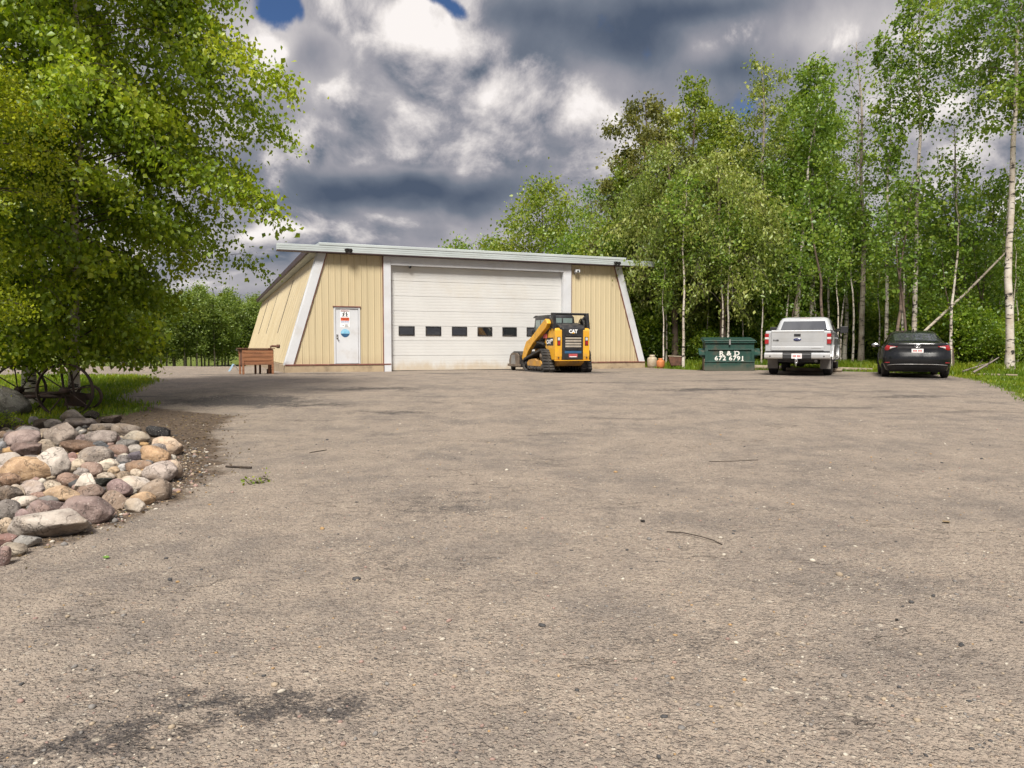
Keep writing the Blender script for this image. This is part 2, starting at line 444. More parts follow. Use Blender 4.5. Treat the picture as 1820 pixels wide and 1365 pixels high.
def ground_mat():
    m, t = newmat('yard_gravel')
    g = geoco(t)
    gx, gy, _ = t.xyz(g)
    flat = t.comb(gx, gy, 0.0)
    def attr(n):
        a = t.n.new('ShaderNodeAttribute'); a.attribute_name = n; return a.outputs['Fac']
    big = t.noise(flat, .75, 8, .70)
    mid = t.noise(t.vm('MULTIPLY', flat, (1.0, .8, 1)), 2.6, 6, .65)
    fine = t.noise(flat, 34, 4, .7)
    # grains of stone pressed into the surface: three sizes
    wob = t.vm('ADD', flat, t.vm('MULTIPLY', t.noise(flat, 40, 2, .5, col=True), (.012, .012, 0)))
    def grains(sc, lo):
        n = t.n.new('ShaderNodeTexVoronoi'); n.inputs['Scale'].default_value = sc
        t.put(n.inputs['Vector'], wob)
        r = t.xyz(n.outputs['Color'])
        return r[0], r[1], t.step(n.outputs['Distance'], .52, .18), n.outputs['Distance']
    a0, a1, ad, av = grains(46, .3)
    b0, b1, bd, bv = grains(95, .3)
    c0, c1, cd, cv = grains(24, .3)
    base = t.mix(t.step(big, .40, .64), (.305, .250, .198), (.198, .168, .142))
    blot = t.noise(t.vm('MULTIPLY', flat, (.7, 1.2, 1)), 13, 5, .7)
    base = t.mix(t.m('MULTIPLY', t.step(blot, .50, .64), .6), base, (.125, .104, .088))
    base = t.mix(t.m('MULTIPLY', t.step(mid, .42, .70), .6), base, (.37, .305, .24))
    base = t.mix(t.m('MULTIPLY', t.step(fine, .47, .68), .62), base, (.105, .088, .078))
    stone = lambda f: t.ramp(f, [(0, (.070, .064, .062)), (.22, (.165, .145, .125)), (.45, (.30, .25, .20)), (.66, (.36, .255, .185)), (.82, (.46, .40, .31)), (1, (.62, .56, .46))])
    # dark worn patches, with more dark patches under the parked vehicles: (x, y, rx, ry, amount)
    wx, wy, wz = t.xyz(t.noise(flat, 1.7, 6, .65, col=True))
    qx = t.m('ADD', gx, t.m('MULTIPLY', t.m('SUBTRACT', wx, .5), 1.9))
    qy = t.m('ADD', gy, t.m('MULTIPLY', t.m('SUBTRACT', wy, .5), 1.3))
    acc = None
    for x, y, rx, ry, a in PATCHES:
        u = t.m('DIVIDE', t.m('SUBTRACT', qx, x), rx); v = t.m('DIVIDE', t.m('SUBTRACT', qy, y), ry)
        e = t.m('MULTIPLY', t.m('EXPONENT', t.m('MULTIPLY', t.m('ADD', t.m('MULTIPLY', u, u), t.m('MULTIPLY', v, v)), -1)), a)
        acc = e if acc is None else t.m('MAXIMUM', acc, e)
    worn = t.step(t.m('ADD', acc, t.m('ADD', t.m('MULTIPLY', t.m('SUBTRACT', t.noise(flat, 8, 6, .7), .5), 1.3), t.m('MULTIPLY', t.m('SUBTRACT', t.noise(flat, 55, 3, .7), .5), 1.5))), .24, .72)
    sv = t.vm('ADD', t.vm('MULTIPLY', flat, (.22, 1.9, 1)), t.vm('MULTIPLY', t.noise(flat, .5, 3, .5, col=True), (.6, 1.6, 0)))
    streak = t.m('MULTIPLY', t.step(t.noise(sv, 1.0, 7, .66), .56, .66), t.step(t.noise(flat, .22, 3, .5), .42, .58))
    streak = t.m('MULTIPLY', streak, t.step(gy, 7.5, 13.0))
    worn = t.m('MAXIMUM', worn, t.m('MULTIPLY', streak, .9))
    base = t.mix(t.m('MULTIPLY', worn, .95), base, t.mix(t.step(fine, .4, .65), (.034, .031, .032), (.110, .094, .082)))
    grit = t.m('SUBTRACT', 1.0, t.m('MULTIPLY', worn, .5))
    expo = t.step(t.noise(flat, 1.1, 6, .66), .38, .66)           # where the aggregate shows
    col = t.mix(t.m('MULTIPLY', t.m('MULTIPLY', bd, .62), t.m('MULTIPLY', grit, t.step(b1, .25, .5))), base, stone(b0))
    col = t.mix(t.m('MULTIPLY', t.m('MULTIPLY', ad, t.m('ADD', .25, t.m('MULTIPLY', expo, .6))), t.m('MULTIPLY', grit, t.step(a1, .40, .6))), col, stone(a0))
    col = t.mix(t.m('MULTIPLY', t.m('MULTIPLY', cd, t.m('ADD', .1, t.m('MULTIPLY', expo, .75))), t.step(c1, .80, .86)), col, stone(c0))
    # thin cracks, dragged along
    cr = t.noise(t.vm("MULTIPLY", flat, (.45, .9, 1)), 1.1, 6, .62)
    crack = t.m('MULTIPLY', t.step(t.m('ABSOLUTE', t.m('SUBTRACT', cr, .5)), .005, .001), t.step(t.noise(flat, .9, 4, .6), .50, .62))
    col = t.mix(t.m('MULTIPLY', crack, .55), col, (.055, .045, .038))
    # soil and grass zones
    edge = t.noise(flat, 2.2, 5, .65)
    dm = t.step(t.m('ADD', attr('dirt'), t.m('MULTIPLY', t.m('SUBTRACT', edge, .5), 1.1)), .35, .65)
    soil = t.mix(t.step(t.noise(flat, 14, 6, .7), .4, .62), (.050, .034, .023), (.135, .093, .060))
    col = t.mix(t.m('MULTIPLY', dm, .9), col, soil)
    gm = t.step(t.m('ADD', attr('grass'), t.m('MULTIPLY', t.m('SUBTRACT', edge, .5), .8)), .40, .60)
    turf = t.mix(t.step(t.noise(flat, 5, 6, .7), .38, .64), (.05, .085, .012), (.17, .19, .026))
    col = t.mix(gm, col, turf)
    h = t.m('ADD', t.m('ADD', t.m('MULTIPLY', ad, .5), t.m('MULTIPLY', bd, .3)), t.m('ADD', t.m('MULTIPLY', fine, .9), t.m('MULTIPLY', mid, 1.6)))
    h = t.m('SUBTRACT', h, t.m('MULTIPLY', crack, .8))
    return finish(m, t, col, .88, 0, t.bump(h, 1.0, .016), spec=.25)
PATCHES = [(-5.6, 15.4, 1.5, 1.0, 1.15), (-4.2, 14.6, 1.6, .35, .7), (-3.4, 17.8, 1.6, .5, .75), (-2.2, 13.6, 1.2, .3, .62), (-1.0, 2.78, .45, .16, .80), (-1.5, 2.5, .5, .15, .75), (-1.9, 2.3, .5, .18, .72), (-1.1, 2.35, .4, .12, .6),
           (-5.0, 10.2, .8, .7, .95), (4.6, 17.5, 1.8, .35, .75), (6.0, 20.5, 3.5, .5, .55), (2.4, 19.5, 1.5, .35, .55), (-2, 26, 1.6, .5, .7), (2.4, 26.8, 1.6, 1.3, .8), (9.8, 24.6, 1.5, 1.8, .85), (12, 21.9, 1.4, 1.6, .75),
           (-6.6, 25.6, 1.5, .6, .65), (2.4, 4.2, .8, .5, .30), (.9, 3.2, .6, .4, .36), (-.7, 6.3, .8, .9, .44), (3.2, 8.0, 1.2, .9, .28), (-.5, 4.6, .7, .5, .36), (1.5, 5.6, 1.0, .5, .30), (13.5, 19.6, 1.5, .4, .7), (8.6, 16.0, 1.8, .3, .6), (-9.4, 25.0, 1.2, .5, .7)]
me.materials.append(ground_mat())
ground = bpy.data.objects.new('ground', me); COL.objects.link(ground)
tag(ground, 'worn gravel yard with dark patches and grass margins', kind='structure')
# ------------------------------------------------------------------ the shop building (local x along the front, y to the back, z up from the yard)
B_ROT = R(22.0)
B_LOC = (-8.144, 26.75, .36)
MBLD = Matrix.Translation(B_LOC) @ Matrix.Rotation(B_ROT, 4, 'Z')
W_, L_, HT = 14.94, 33.0, 4.37          # base width, length, wall height
INS = 1.23                              # how far the side walls lean in at the top
FZ = .32                                # top of the concrete footing
D0, D1, DTOP = 3.83, 11.03, 4.03        # big door opening
M_siding = pmat('tan_steel_siding', (.53, .445, .285), (.49, .41, .26), .6, .45, dirt=(.40, .285, .15), dirt_scale=.9, dirt_amt=.25, stretch=(1, 1, .25), splash=(.3, 1.0, (.38, .29, .18), .32))
M_sidewall = pmat('tan_steel_siding_side', (.53, .445, .285), (.49, .405, .25), .5, .45, dirt=(.40, .30, .17), dirt_scale=.7, dirt_amt=.35)
M_conc = pmat('concrete', (.40, .31, .20), (.31, .24, .16), 2.2, .9, dirt=(.16, .12, .085), dirt_scale=2.2, dirt_amt=.8, bump=.3)
M_fascia = pmat('fascia_metal', (.46, .50, .50), (.40, .44, .44), .9, .35, dirt=(.34, .35, .34), dirt_scale=.8, dirt_amt=.4, stretch=(1, 1, 3))
M_redtrim = pmat('red_brown_flashing', (.20, .075, .055), (.13, .05, .04), 5, .7, dirt=(.3, .2, .14), dirt_scale=3, dirt_amt=.6)
M_darktrim = pmat('dark_drip_edge', (.035, .022, .028), (.06, .035, .035), 4, .6)
M_darkseam = pmat('dark_seam', (.10, .085, .075), (.07, .06, .055), 5, .8)
bld = empty('workshop_building', B_LOC, B_ROT, 'tan metal workshop with sloping side walls, flat grey fascia and wide white overhead door', 'workshop')

def xl(z): return INS * (z - FZ) / (HT - FZ) if z > FZ else 0.
def xr(z): return W_ - xl(z)
def side_clip(z, left): return xl(z) if left else xr(z)

RIB = .24
def siding_strip(mb, x0, x1, z0, z1f):
    """ribbed sheet between x0 and x1, from z0(x) to z1f(x); each rib a raised trapezoid"""
    cols = []
    x = x0
    k = 0
    def prof(x):
        ph = ((x - .05) % RIB) / RIB
        if ph < .09: return -.020 * (ph / .09)
        if ph < .16: return -.020
        if ph < .25: return -.020 * (1 - (ph - .16) / .09)
        return 0.
    br = [x0, x1]
    n0 = int(math.floor((x0 - .05) / RIB)) - 1
    for i in range(n0, n0 + int((x1 - x0) / RIB) + 4):
        for ph in (0, .09, .16, .25, .5, .62, .66):
            q = .05 + (i + ph) * RIB
            if x0 + .002 < q < x1 - .002: br.append(q)
    br = sorted(br)
    v = []
    for q in br:
        y = prof(q + 1e-6)
        ph = ((q - .05) % RIB) / RIB
        if abs(ph - .62) < .02: y = .006
        v += [(q, y, z0(q)), (q, y, z1f(q))]
    f = [(2 * i, 2 * i + 2, 2 * i + 3, 2 * i + 1) for i in range(len(br) - 1)]
    mb.add(v, f)
def add_siding(x0, x1, z0, z1, name='siding_panel'):
    """solid sheet, clipped by the leaning corner"""
    mb = MB()
    def top(x):
        zt = z1
        if x < INS: zt = min(zt, FZ + (HT - FZ) * max(x, 0) / INS)
        if x > W_ - INS: zt = min(zt, FZ + (HT - FZ) * max(W_ - x, 0) / INS)
        return zt
    siding_strip(mb, x0, x1, lambda x: z0, lambda x: max(top(x), z0 + .004))
    return mb.build(name, M_siding, bld, fix=False)
# front sheets, each about four ribs wide, cut round the small door and the big one
PD0, PD1, PDZ = 1.72, 2.66, FZ + 2.10
PW = .96
def front_sheets(a, b):
    x = a
    while x < b - .01:
        x1 = min(x + PW, b)
        if b - x1 < .2: x1 = b
        yield x + .003, x1 - .003
        x = x1
for a, b in front_sheets(.06, D0 - .28):
    cuts = [(a, min(b, PD0), FZ), (max(a, PD0), min(b, PD1), PDZ), (max(a, PD1), b, FZ)]
    parts = [c for c in cuts if c[1] - c[0] > .02]
    for c in parts: add_siding(c[0], c[1], c[2] + .012, HT)
for a, b in front_sheets(D1 + .385, W_ - .06):
    add_siding(a, b, FZ + .012, HT)
# closed core behind the sheets: side, back and roof surfaces
mb = MB()
def ring(y, ins=0.02):
    return [(-0 + ins, y, -1.2), (ins, y, FZ), (xl(HT) + ins, y, HT), (xr(HT) - ins, y, HT), (W_ - ins, y, FZ), (W_ - ins, y, -1.2)]
mb.loft([ring(.23), ring(L_)], caps=True, smooth=False)
mb.build('wall', M_sidewall, bld)
# left side: sheets 3 ft wide with shallow ribs, laid on the leaning plane
ang = math.atan2(INS, HT - FZ)
slen = math.hypot(INS, HT - FZ)
def side_M(left):
    # local frame: x runs along depth, y out of the wall, z up the slope
    ux = Vector((0, 1, 0)); uz = Vector((INS, 0, HT - FZ)).normalized() if left else Vector((-INS, 0, HT - FZ)).normalized()
    uy = uz.cross(ux)
    if (uy.x > 0) == left: uy = -uy
    M = Matrix((ux, uy, uz)).transposed().to_4x4()
    M.translation = Vector((0 if left else W_, 0, FZ))
    return M
for left in (True, False):
    SM = side_M(left)
    nsh = 33
    for i in range(nsh):
        a, b = i * L_ / nsh + .003, (i + 1) * L_ / nsh - .003
        m2 = MB()
        br = [a]
        for k in range(1, 4):
            q = a + (b - a) * k / 4
            br += [q - .03, q - .015, q + .015, q + .03]
        br.append(b)
        v = []
        for j, q in enumerate(br):
            o = .004 + (.009 if 1 <= j < len(br) - 1 and (j - 1) % 4 in (1, 2) else 0)
            v += [(q, o, .01), (q, o, slen - .01)]
        m2.add(v, [(2 * j, 2 * j + 2, 2 * j + 3, 2 * j + 1) for j in range(len(br) - 1)], M=SM)
        m2.build('siding_panel', M_sidewall, bld, fix=False)
    if left:
        # dark vertical seam strips in the upper half of the side wall
        for y0, w, l in ((8.1, .10, 2.55), (16.3, .12, 2.45), (24.2, .13, 2.35)):
            MB().box(y0, y0 + w, .014, .026, slen - .35 - l, slen - .35, M=SM).build('wall_seam', M_darkseam, bld)
# corner boards on the leaning edges
for left in (True, False):
    w = .30
    s = 1 if left else -1
    x0 = -.05 if left else W_ + .05
    xt = INS - .06 if left else W_ - INS + .06
    v = []
    for y in (-.075, .0):
        v += [(x0, y, FZ - .02), (x0 + s * w, y, FZ - .02), (xt + s * w, y, HT + .02), (xt, y, HT + .02)]
    MB().add(v, [(0, 1, 2, 3), (4, 7, 6, 5), (0, 3, 7, 4), (1, 5, 6, 2), (0, 4, 5, 1), (3, 2, 6, 7)]).build('corner_board', M_white, bld, bevel=.006)
    # return of the board along the side wall
    v = []
    for o in (-.012, .04):
        v += [(x0 - s * o, 0, FZ - .02), (x0 - s * o, .16, FZ - .02), (xt - s * o, .16, HT), (xt - s * o, 0, HT)]
    MB().add(v, [(0, 1, 2, 3), (4, 7, 6, 5), (0, 3, 7, 4), (1, 5, 6, 2), (0, 4, 5, 1), (3, 2, 6, 7)]).build('corner_board', M_white, bld)
    # brown metal edge showing beside the board
    v = []
    for y in (-.055, -.022):
        v += [(x0 + s * w, y, FZ), (x0 + s * (w + .035), y, FZ), (xt + s * (w + .035), y, HT), (xt + s * w, y, HT)]
    MB().add(v, [(0, 1, 2, 3), (4, 7, 6, 5), (0, 3, 7, 4), (1, 5, 6, 2), (0, 4, 5, 1), (3, 2, 6, 7)]).build('edge_flashing', M_redtrim, bld)
# footing and its flashing
for a, b in ((-.04, D0 - .02), (D1 + .02, W_ + .04)):
    MB().box(a, b, -.10, .30, -.6, FZ - .035).build('footing', M_conc, bld, bevel=.012)
    MB().box(a, min(b, W_ + .02), -.125, .02, FZ - .035, FZ + .010).build('base_flashing', M_redtrim, bld, bevel=.004)
MB().box(D0 - .30, D0 - .285, -.135, -.103, -.06, FZ - .036).build('footing_joint', M_redtrim, bld)
MB().box(-.06, .3, .30, L_, -1.6, FZ - .02).build('footing', M_conc, bld)
MB().box(W_ - .3, W_ + .06, .30, L_, -1.6, FZ - .02).build('footing', M_conc, bld)
# roof: long front fascia that overshoots both sides, the raised strip above it, thin side eaves
FX0, FX1 = -.28, 15.25
MB().prism([(-.34, HT + .02), (-.34, HT + .245), (-.02, HT + .245), (-.02, HT + .02)], 'x', FX0, FX1).build('fascia', M_fascia, bld, bevel=.008)
MB().box(FX0 + .01, FX1 - .01, -.345, .0, HT - .012, HT + .018).build('drip_edge', M_darktrim, bld)
for z in (.075, .15):
    MB().box(FX0 + .004, FX1 - .004, -.347, -.341, HT + z + .02, HT + z + .028).build('fascia_crease', M_fascia, bld)
MB().prism([(-.355, HT + .247), (-.355, HT + .335), (-.30, HT + .35), (1.5, HT + .42), (1.5, HT + .247)], 'x', 1.18, 13.85).build('roof_edge', M_fascia, bld, bevel=.006)
mb = MB()
for y, in (( .02,), (L_ + .4,)):
    pass
mb.box(INS - .32, W_ - INS + .32, 0.0, L_ + .4, HT + .012, HT + .24)
mb.build('roof', M_fascia, bld)
for sx in (INS - .40, W_ - INS + .32):
    MB().box(sx, sx + .08, .0, L_ + .4, HT + .04, HT + .25).build('eave_board', M_darktrim, bld)
# white casing of the big door
MB().box(D0 - .275, D0, -.11, .12, .02, HT - .015).build('door_casing', M_white, bld, bevel=.008)
MB().box(D1, D1 + .36, -.11, .12, .02, HT - .015).build('door_casing', M_white, bld, bevel=.008)
MB().box(D0 + .003, D1 - .003, -.108, .12, DTOP, HT - .015).build('door_casing', M_white, bld, bevel=.008)
for x in (D0 - .30, D1 + .362):
    MB().box(x, x + .025, -.085, .0, .05, HT - .02).build('edge_flashing', M_redtrim, bld)
# overhead door: seven sections, the third from the bottom glazed
od = MB().box(D0 - .02, D1 + .02, .16, .2, .03, DTOP + .1).build('overhead_door', M_doorwhite, bld)
nsec = 7
sh = (DTOP - .05) / nsec
for i in range(nsec):
    z0 = .05 + i * sh; z1 = z0 + sh
    pr = [(.155, z0 + .004), (.118, z0 + .004), (.112, z0 + .012)]
    for k in range(1, 5):
        zc = z0 + sh * k / 5
        pr += [(.112, zc - .010), (.1155, zc - .004), (.1155, zc + .004), (.112, zc + .010)]
    pr += [(.112, z1 - .012), (.118, z1 - .004), (.155, z1 - .004)]
    MB().prism([(y, z) for y, z in pr], 'x', D0 + .004, D1 - .004).build('door_section', M_doorwhite, od)
M_seal = pmat('rubber_seal', (.02, .02, .02), (.05, .045, .04), 5, .9)
MB().box(D0 + .01, D1 - .01, .10, .15, .012, .052).build('bottom_seal', M_seal, od)
for i in range(7):
    # measured centres of the six lights in view; the seventh is behind the loader
    x = 4.47 + i * 1.062
    zc = .05 + sh * 2.5 + .10
    mb = MB()
    for a, b, c, d in ((-.31, .31, -.175, -.135), (-.31, .31, .135, .175), (-.31, -.27, -.135, .135), (.27, .31, -.135, .135)):
        mb.box(x + a, x + b, .085, .125, zc + c, zc + d, 0)
    mb.box(x - .272, x + .272, .100, .118, zc - .137, zc + .137, 1)
    mb.build('window', [M_blackmetal, M_darkglass], od)
# mud splash low on the door is in its paint; small bulb fitting at the head
MB().lathe([(0, 0), (.05, .0), (.06, -.03), (.045, -.08), (.0, -.10)], 12, M=Matrix.Translation((D0 + .75, -.06, DTOP - .002))).build('door_lamp', M_blackmetal, bld)
# entry door
ed = MB().box(PD0 + .06, PD1 - .06, -.012, .03, FZ + .03, PDZ - .06).build('entry_door', M_white, bld, bevel=.004)
MB().box(PD0 - .01, PD0 + .05, -.045, .05, FZ + .012, PDZ).build('door_frame', M_white, ed)
MB().box(PD1 - .05, PD1 + .01, -.045, .05, FZ + .012, PDZ).build('door_frame', M_white, ed)
MB().box(PD0 + .05, PD1 - .05, -.044, .05, PDZ - .05, PDZ).build('door_frame', M_white, ed)
MB().box(PD0 - .04, PD1 + .04, -.07, -.0, PDZ + .002, PDZ + .04).build('head_flashing', M_redtrim, ed)
MB().box(PD0 + .03, PD1 - .03, -.06, .02, FZ + .011, FZ + .03).build('threshold', M_steel, ed)
mb = MB().box(PD0 + .085, PD0 + .145, -.03, -.012, FZ + .93, FZ + 1.10)
mb.lathe([(.012, 0), (.012, -.05), (.028, -.055), (.03, -.08), (.0, -.085)], 12, axis='y', M=Matrix.Translation((PD0 + .115, -.02, FZ + .97)))
mb.lathe([(.02, 0), (.02, -.02), (.0, -.022)], 12, axis='y', M=Matrix.Translation((PD0 + .115, -.02, FZ + 1.07)))
mb.build('handle', M_steel, ed)

# notices on the entry door
def on_bld(name, label, cat, x, y, z):
    o = empty(name, MBLD @ Vector((x, y, z)), B_ROT, label, cat)
    return o
M_signred = pmat('sign_red', (.20, .018, .015), (.17, .015, .012), 5, .5)
M_signorange = pmat('sign_orange', (.62, .10, .03), (.55, .08, .025), 5, .5)
M_ink = pmat('black_ink', (.02, .02, .022), (.03, .03, .03), 5, .6)
M_blueink = pmat('blue_ink', (.10, .15, .36), (.12, .17, .38), 5, .6)
M_paper = pmat('paper_white', (.82, .82, .82), (.78, .78, .79), 5, .7)
SX = PD0 + .40
ws = on_bld('warning_sign', 'small warning notice with red heading and black figures high on the white entry door', 'sign', SX, -.014, FZ + 1.36)
MB().box(-.17, .17, -.003, .0, 0, .66).build('sign_board', M_paper, ws)
MB().box(-.155, .155, -.006, -.0035, .575, .645).build('heading', M_signred, ws)
lettering('heading_lettering', 'DANGER', .075, M_paper, ws, face_M(0, -.0075, .609), bold=.002, extrude=.001)
mb = MB()
for sx, lean in ((-.06, .05), (.06, -.01)):
    mb.lathe([(0, -.002), (.020, -.002), (.020, .002), (0, .002)], 10, axis='y', M=Matrix.Translation((sx + lean * .6, -.006, .545)))
    mb.tube([(sx + lean * .5, -.006, .525), (sx, -.006, .455)], .017, 6)
    mb.tube([(sx, -.006, .46), (sx - .028, -.006, .395)], .011, 5)
    mb.tube([(sx, -.006, .46), (sx + .030, -.006, .392)], .011, 5)
    mb.tube([(sx + lean * .4, -.006, .515), (sx - .045, -.006, .50)], .009, 5)
    mb.tube([(sx + lean * .4, -.006, .515), (sx + .045, -.006, .475)], .009, 5)
mb.build('pictogram', M_ink, ws)
MB().box(-.155, .155, -.006, -.0035, .245, .36).build('orange_band', M_signorange, ws)
mb = MB()
for z, xs_ in ((.325, (-.12, -.07, -.03, .03, .08, .12)), (.28, (-.06, -.02, .03, .07))):
    for x in xs_: mb.box(x - .016, x + .016, -.0085, -.0062, z - .011, z + .011)
mb.build('band_print', M_signred, ws)['kind'] = 'stuff'
mb = MB()
for z in (.215, .165):
    for k in range(9): mb.box(-.15 + k * .034, -.15 + k * .034 + .024, -.006, -.0035, z - .012, z + .012)
mb.build('blue_print', M_blueink, ws)['kind'] = 'stuff'
mb = MB()
mb.box(-.09, -.05, -.006, -.0035, .06, .09)
for k in range(4): mb.box(-.02 + .01 * k, .13 - .012 * k, -.006, -.0035, .02 + k * .028, .032 + k * .028)
mb.build('small_print', M_steel, ws)
st = on_bld('shield_sticker', 'blue shield shaped sticker with a dark lower half on the white entry door', 'sticker', SX + .005, -.014, FZ + 1.0)
M_skyblue = pmat('sticker_blue', (.16, .42, .62), (.30, .55, .70), 9, .4)
M_navy = pmat('sticker_navy', (.02, .075, .16), (.03, .10, .2), 9, .4)
def shield(z0, z1, y):
    o = []
    for k in range(25):
        a = math.pi * 2 * k / 24
        x = .165 * math.sin(a); z = .15 + .15 * math.cos(a)
        if z < .15: x *= .9 + .1 * (z / .15); z = .15 - (.15 - z) * 1.05
        o.append((x, min(max(z, z0), z1)))
    return o[:-1]
MB().prism(shield(.13, .32, 0), 'y', -.003, -.0005).build('sticker_top', M_skyblue, st)
MB().prism(shield(-.02, .127, 0), 'y', -.003, -.0005).build('sticker_bottom', M_navy, st)

# floodlights under the fascia, camera on the right
def floodlight(x, label):
    f = on_bld('floodlight', label, 'floodlight', x, -.36, HT + .12)
    f['group'] = 'floodlights on the fascia'
    MB().box(-.06, .06, -.02, .014, -.05, .05).build('mount', M_blackmetal, f)
    for s in (-1, 1):
        MB().lathe([(0, .0), (.035, .0), (.075, -.12), (.078, -.14), (.06, -.142), (.0, -.135)], 14, axis='y',
                   M=Matrix.Translation((s * .10, -.03, .0)) @ Matrix.Rotation(R(18), 4, 'X') @ Matrix.Rotation(R(-14 * s), 4, 'Z')).build('lamp_head', M_blackmetal, f)
floodlight(2.2, 'twin floodlight on the fascia above the tan wall, over the entry door end')
floodlight(13.35, 'twin floodlight on the fascia near its short end by the trees')
sc = on_bld('security_camera', 'little white security camera on the tan wall beside the big door casing', 'camera', 11.62, -.02, HT - .34)
MB().box(-.05, .05, -.03, 0, -.05, .10).build('bracket', M_white, sc)
MB().box(-.075, .12, -.20, -.03, .0, .12).build('housing', M_white, sc, bevel=.012)
MB().lathe([(.0, -.212), (.04, -.212), (.045, -.195), (.045, -.17)], 14, axis='y', M=Matrix.Translation((.02, 0, .05))).build('lens', M_black, sc)
# ------------------------------------------------------------------ vehicles
M_trkpaint = pmat('silver_white_paint', (.43, .44, .45), (.385, .395, .405), 1.5, .30, .2, coat=.7, dirt=(.34, .29, .23), dirt_scale=1.3, dirt_amt=.30, splash=(.40, .95, (.26, .22, .17), .45))
M_blackpaint = pmat('black_car_paint', (.008, .009, .011), (.010, .011, .013), 1.0, .14, coat=.3, spec=.25, dirt=(.03, .027, .023), dirt_scale=1.2, dirt_amt=.15)
M_yellow = pmat('machine_yellow', (.70, .36, .022), (.62, .31, .02), 2.0, .42, dirt=(.34, .22, .09), dirt_scale=3.4, dirt_amt=.6)
M_yellowdirty = pmat('muddy_yellow', (.50, .26, .04), (.36, .20, .07), 3.0, .8, dirt=(.20, .14, .085), dirt_scale=3, dirt_amt=.8)
M_mud = pmat('dried_mud', (.17, .13, .095), (.11, .085, .065), 4, .95, bump=.4)
M_emblue = pmat('emblem_blue', (.012, .02, .09), (.015, .025, .10), 4, .25, coat=.6)
M_rearglass = glass_mat('rear_glass', (.05, .055, .065), .03, 1.0)
M_cabglass = glass_mat('cab_glass', (.22, .29, .27), .06)
M_slat = pmat('dusty_slat', (.42, .38, .31), (.34, .30, .25), 5, .7, dirt=(.2, .16, .11), dirt_amt=.5)
M_mudflap = pmat('mud_flap', (.20, .185, .17), (.15, .14, .13), 3, .85)

def arc(cx, cz, r, a0, a1, n=12):
    return [(cx + r * math.cos(R(a0 + (a1 - a0) * i / n)), cz + r * math.sin(R(a0 + (a1 - a0) * i / n))) for i in range(n + 1)]
def wheel(parent, x, y, r, w, side, rim=.62, spokes=6, rimmat=None, name='wheel'):
    """tyre with a rim as its sub-part; side -1 left, +1 right"""
    Mt = Matrix.Translation((x, y, r))
    prof = [(r * rim, -w / 2 + .02), (r * .80, -w / 2), (r * .93, -w / 2 + .012), (r * .99, -w / 2 + .045), (r, -w * .2), (r, w * .2), (r * .99, w / 2 - .045), (r * .93, w / 2 - .012), (r * .80, w / 2), (r * rim, w / 2 - .02)]
    mb = MB().lathe(prof, 28, axis='x')
    for k in range(28):                                   # tread grooves across the tyre
        a = 2 * math.pi * k / 28
        c, s = math.cos(a), math.sin(a)
        mm = Matrix.Rotation(a, 4, 'X')
        mb.box(-w / 2 + .03, -.012, -.026, .026, r - .004, r + .007, M=mm); mb.box(.012, w / 2 - .03, -.020, .032, r - .004, r + .007, M=mm)
    t = mb.build(name, M_rubber, parent, M=Mt)
    rb = MB()
    o = side * (w / 2 - .03)
    rb.lathe([(r * rim + .004, -w / 2 + .02), (r * rim - .02, -w / 2 + .05), (r * rim - .03, 0), (r * rim - .02, w / 2 - .05), (r * rim + .004, w / 2 - .02)], 24, axis='x')
    rb.lathe([(0, o), (r * .17, o), (r * .2, o - side * .03), (r * .2, o - side * .06), (0, o - side * .06)], 16, axis='x')
    for k in range(spokes):
        mm = Matrix.Rotation(2 * math.pi * k / spokes, 4, 'X')
        rb.box(min(o - side * .05, o), max(o - side * .05, o), -.05, .05, r * .15, r * rim - .01, M=mm)
    rb.build('rim', rimmat or M_steel, t)
    return t

# ---- pickup, parked nose to the trees
trk = empty('pickup_truck', (9.05, 23.6, G(9.05, 23.6) + .02), R(-26.2), 'silver white crew cab pickup truck with mud flaps and tow hitch, tailgate towards the yard', 'pickup truck')
RW, FW, WR = 1.22, 4.92, .405
low = [(0.06, .56)] + [(RW - .60, .56)] + arc(RW, WR + .02, .50, 164, 16) + [(RW + .60, .50), (FW - .60, .50)] + arc(FW, WR + .02, .50, 164, 16) + [(FW + .56, .52), (5.72, .55), (5.82, .75), (5.78, 1.10), (5.60, 1.22), (4.50, 1.36), (2.16, 1.42), (2.12, 1.40), (.10, 1.42), (.05, 1.38)]
mb = MB()
def side_x(z): return .965 + .035 * (1 - ((z - .95) / .5) ** 2)
# flanks follow a slight barrel curve: cut the outline into layers
n = len(low)
xs_ = [(-1, 1)]
v = [(-side_x(z), y, z) for y, z in low] + [(side_x(z), y, z) for y, z in low]
mb.add(v, [(i, (i + 1) % n, n + (i + 1) % n, n + i) for i in range(n)])
mb.add(v, [tuple(range(n)), tuple(range(2 * n - 1, n - 1, -1))])
body = mb.build('body', M_trkpaint, trk, bevel=.028, seg=2)
# dark arch liners and frame
MB().box(-.60, .60, .15, 5.5, .42, .60).build('frame', M_blackmetal, trk)
mb = MB().tube([(-.75, RW, WR), (.75, RW, WR)], .07, 10)
mb.lathe([(.0, -.16), (.12, -.14), (.17, 0), (.12, .14), (0, .16)], 14, axis='x', M=Matrix.Translation((0, RW, WR)))
mb.build('rear_axle', M_blackmetal, trk)
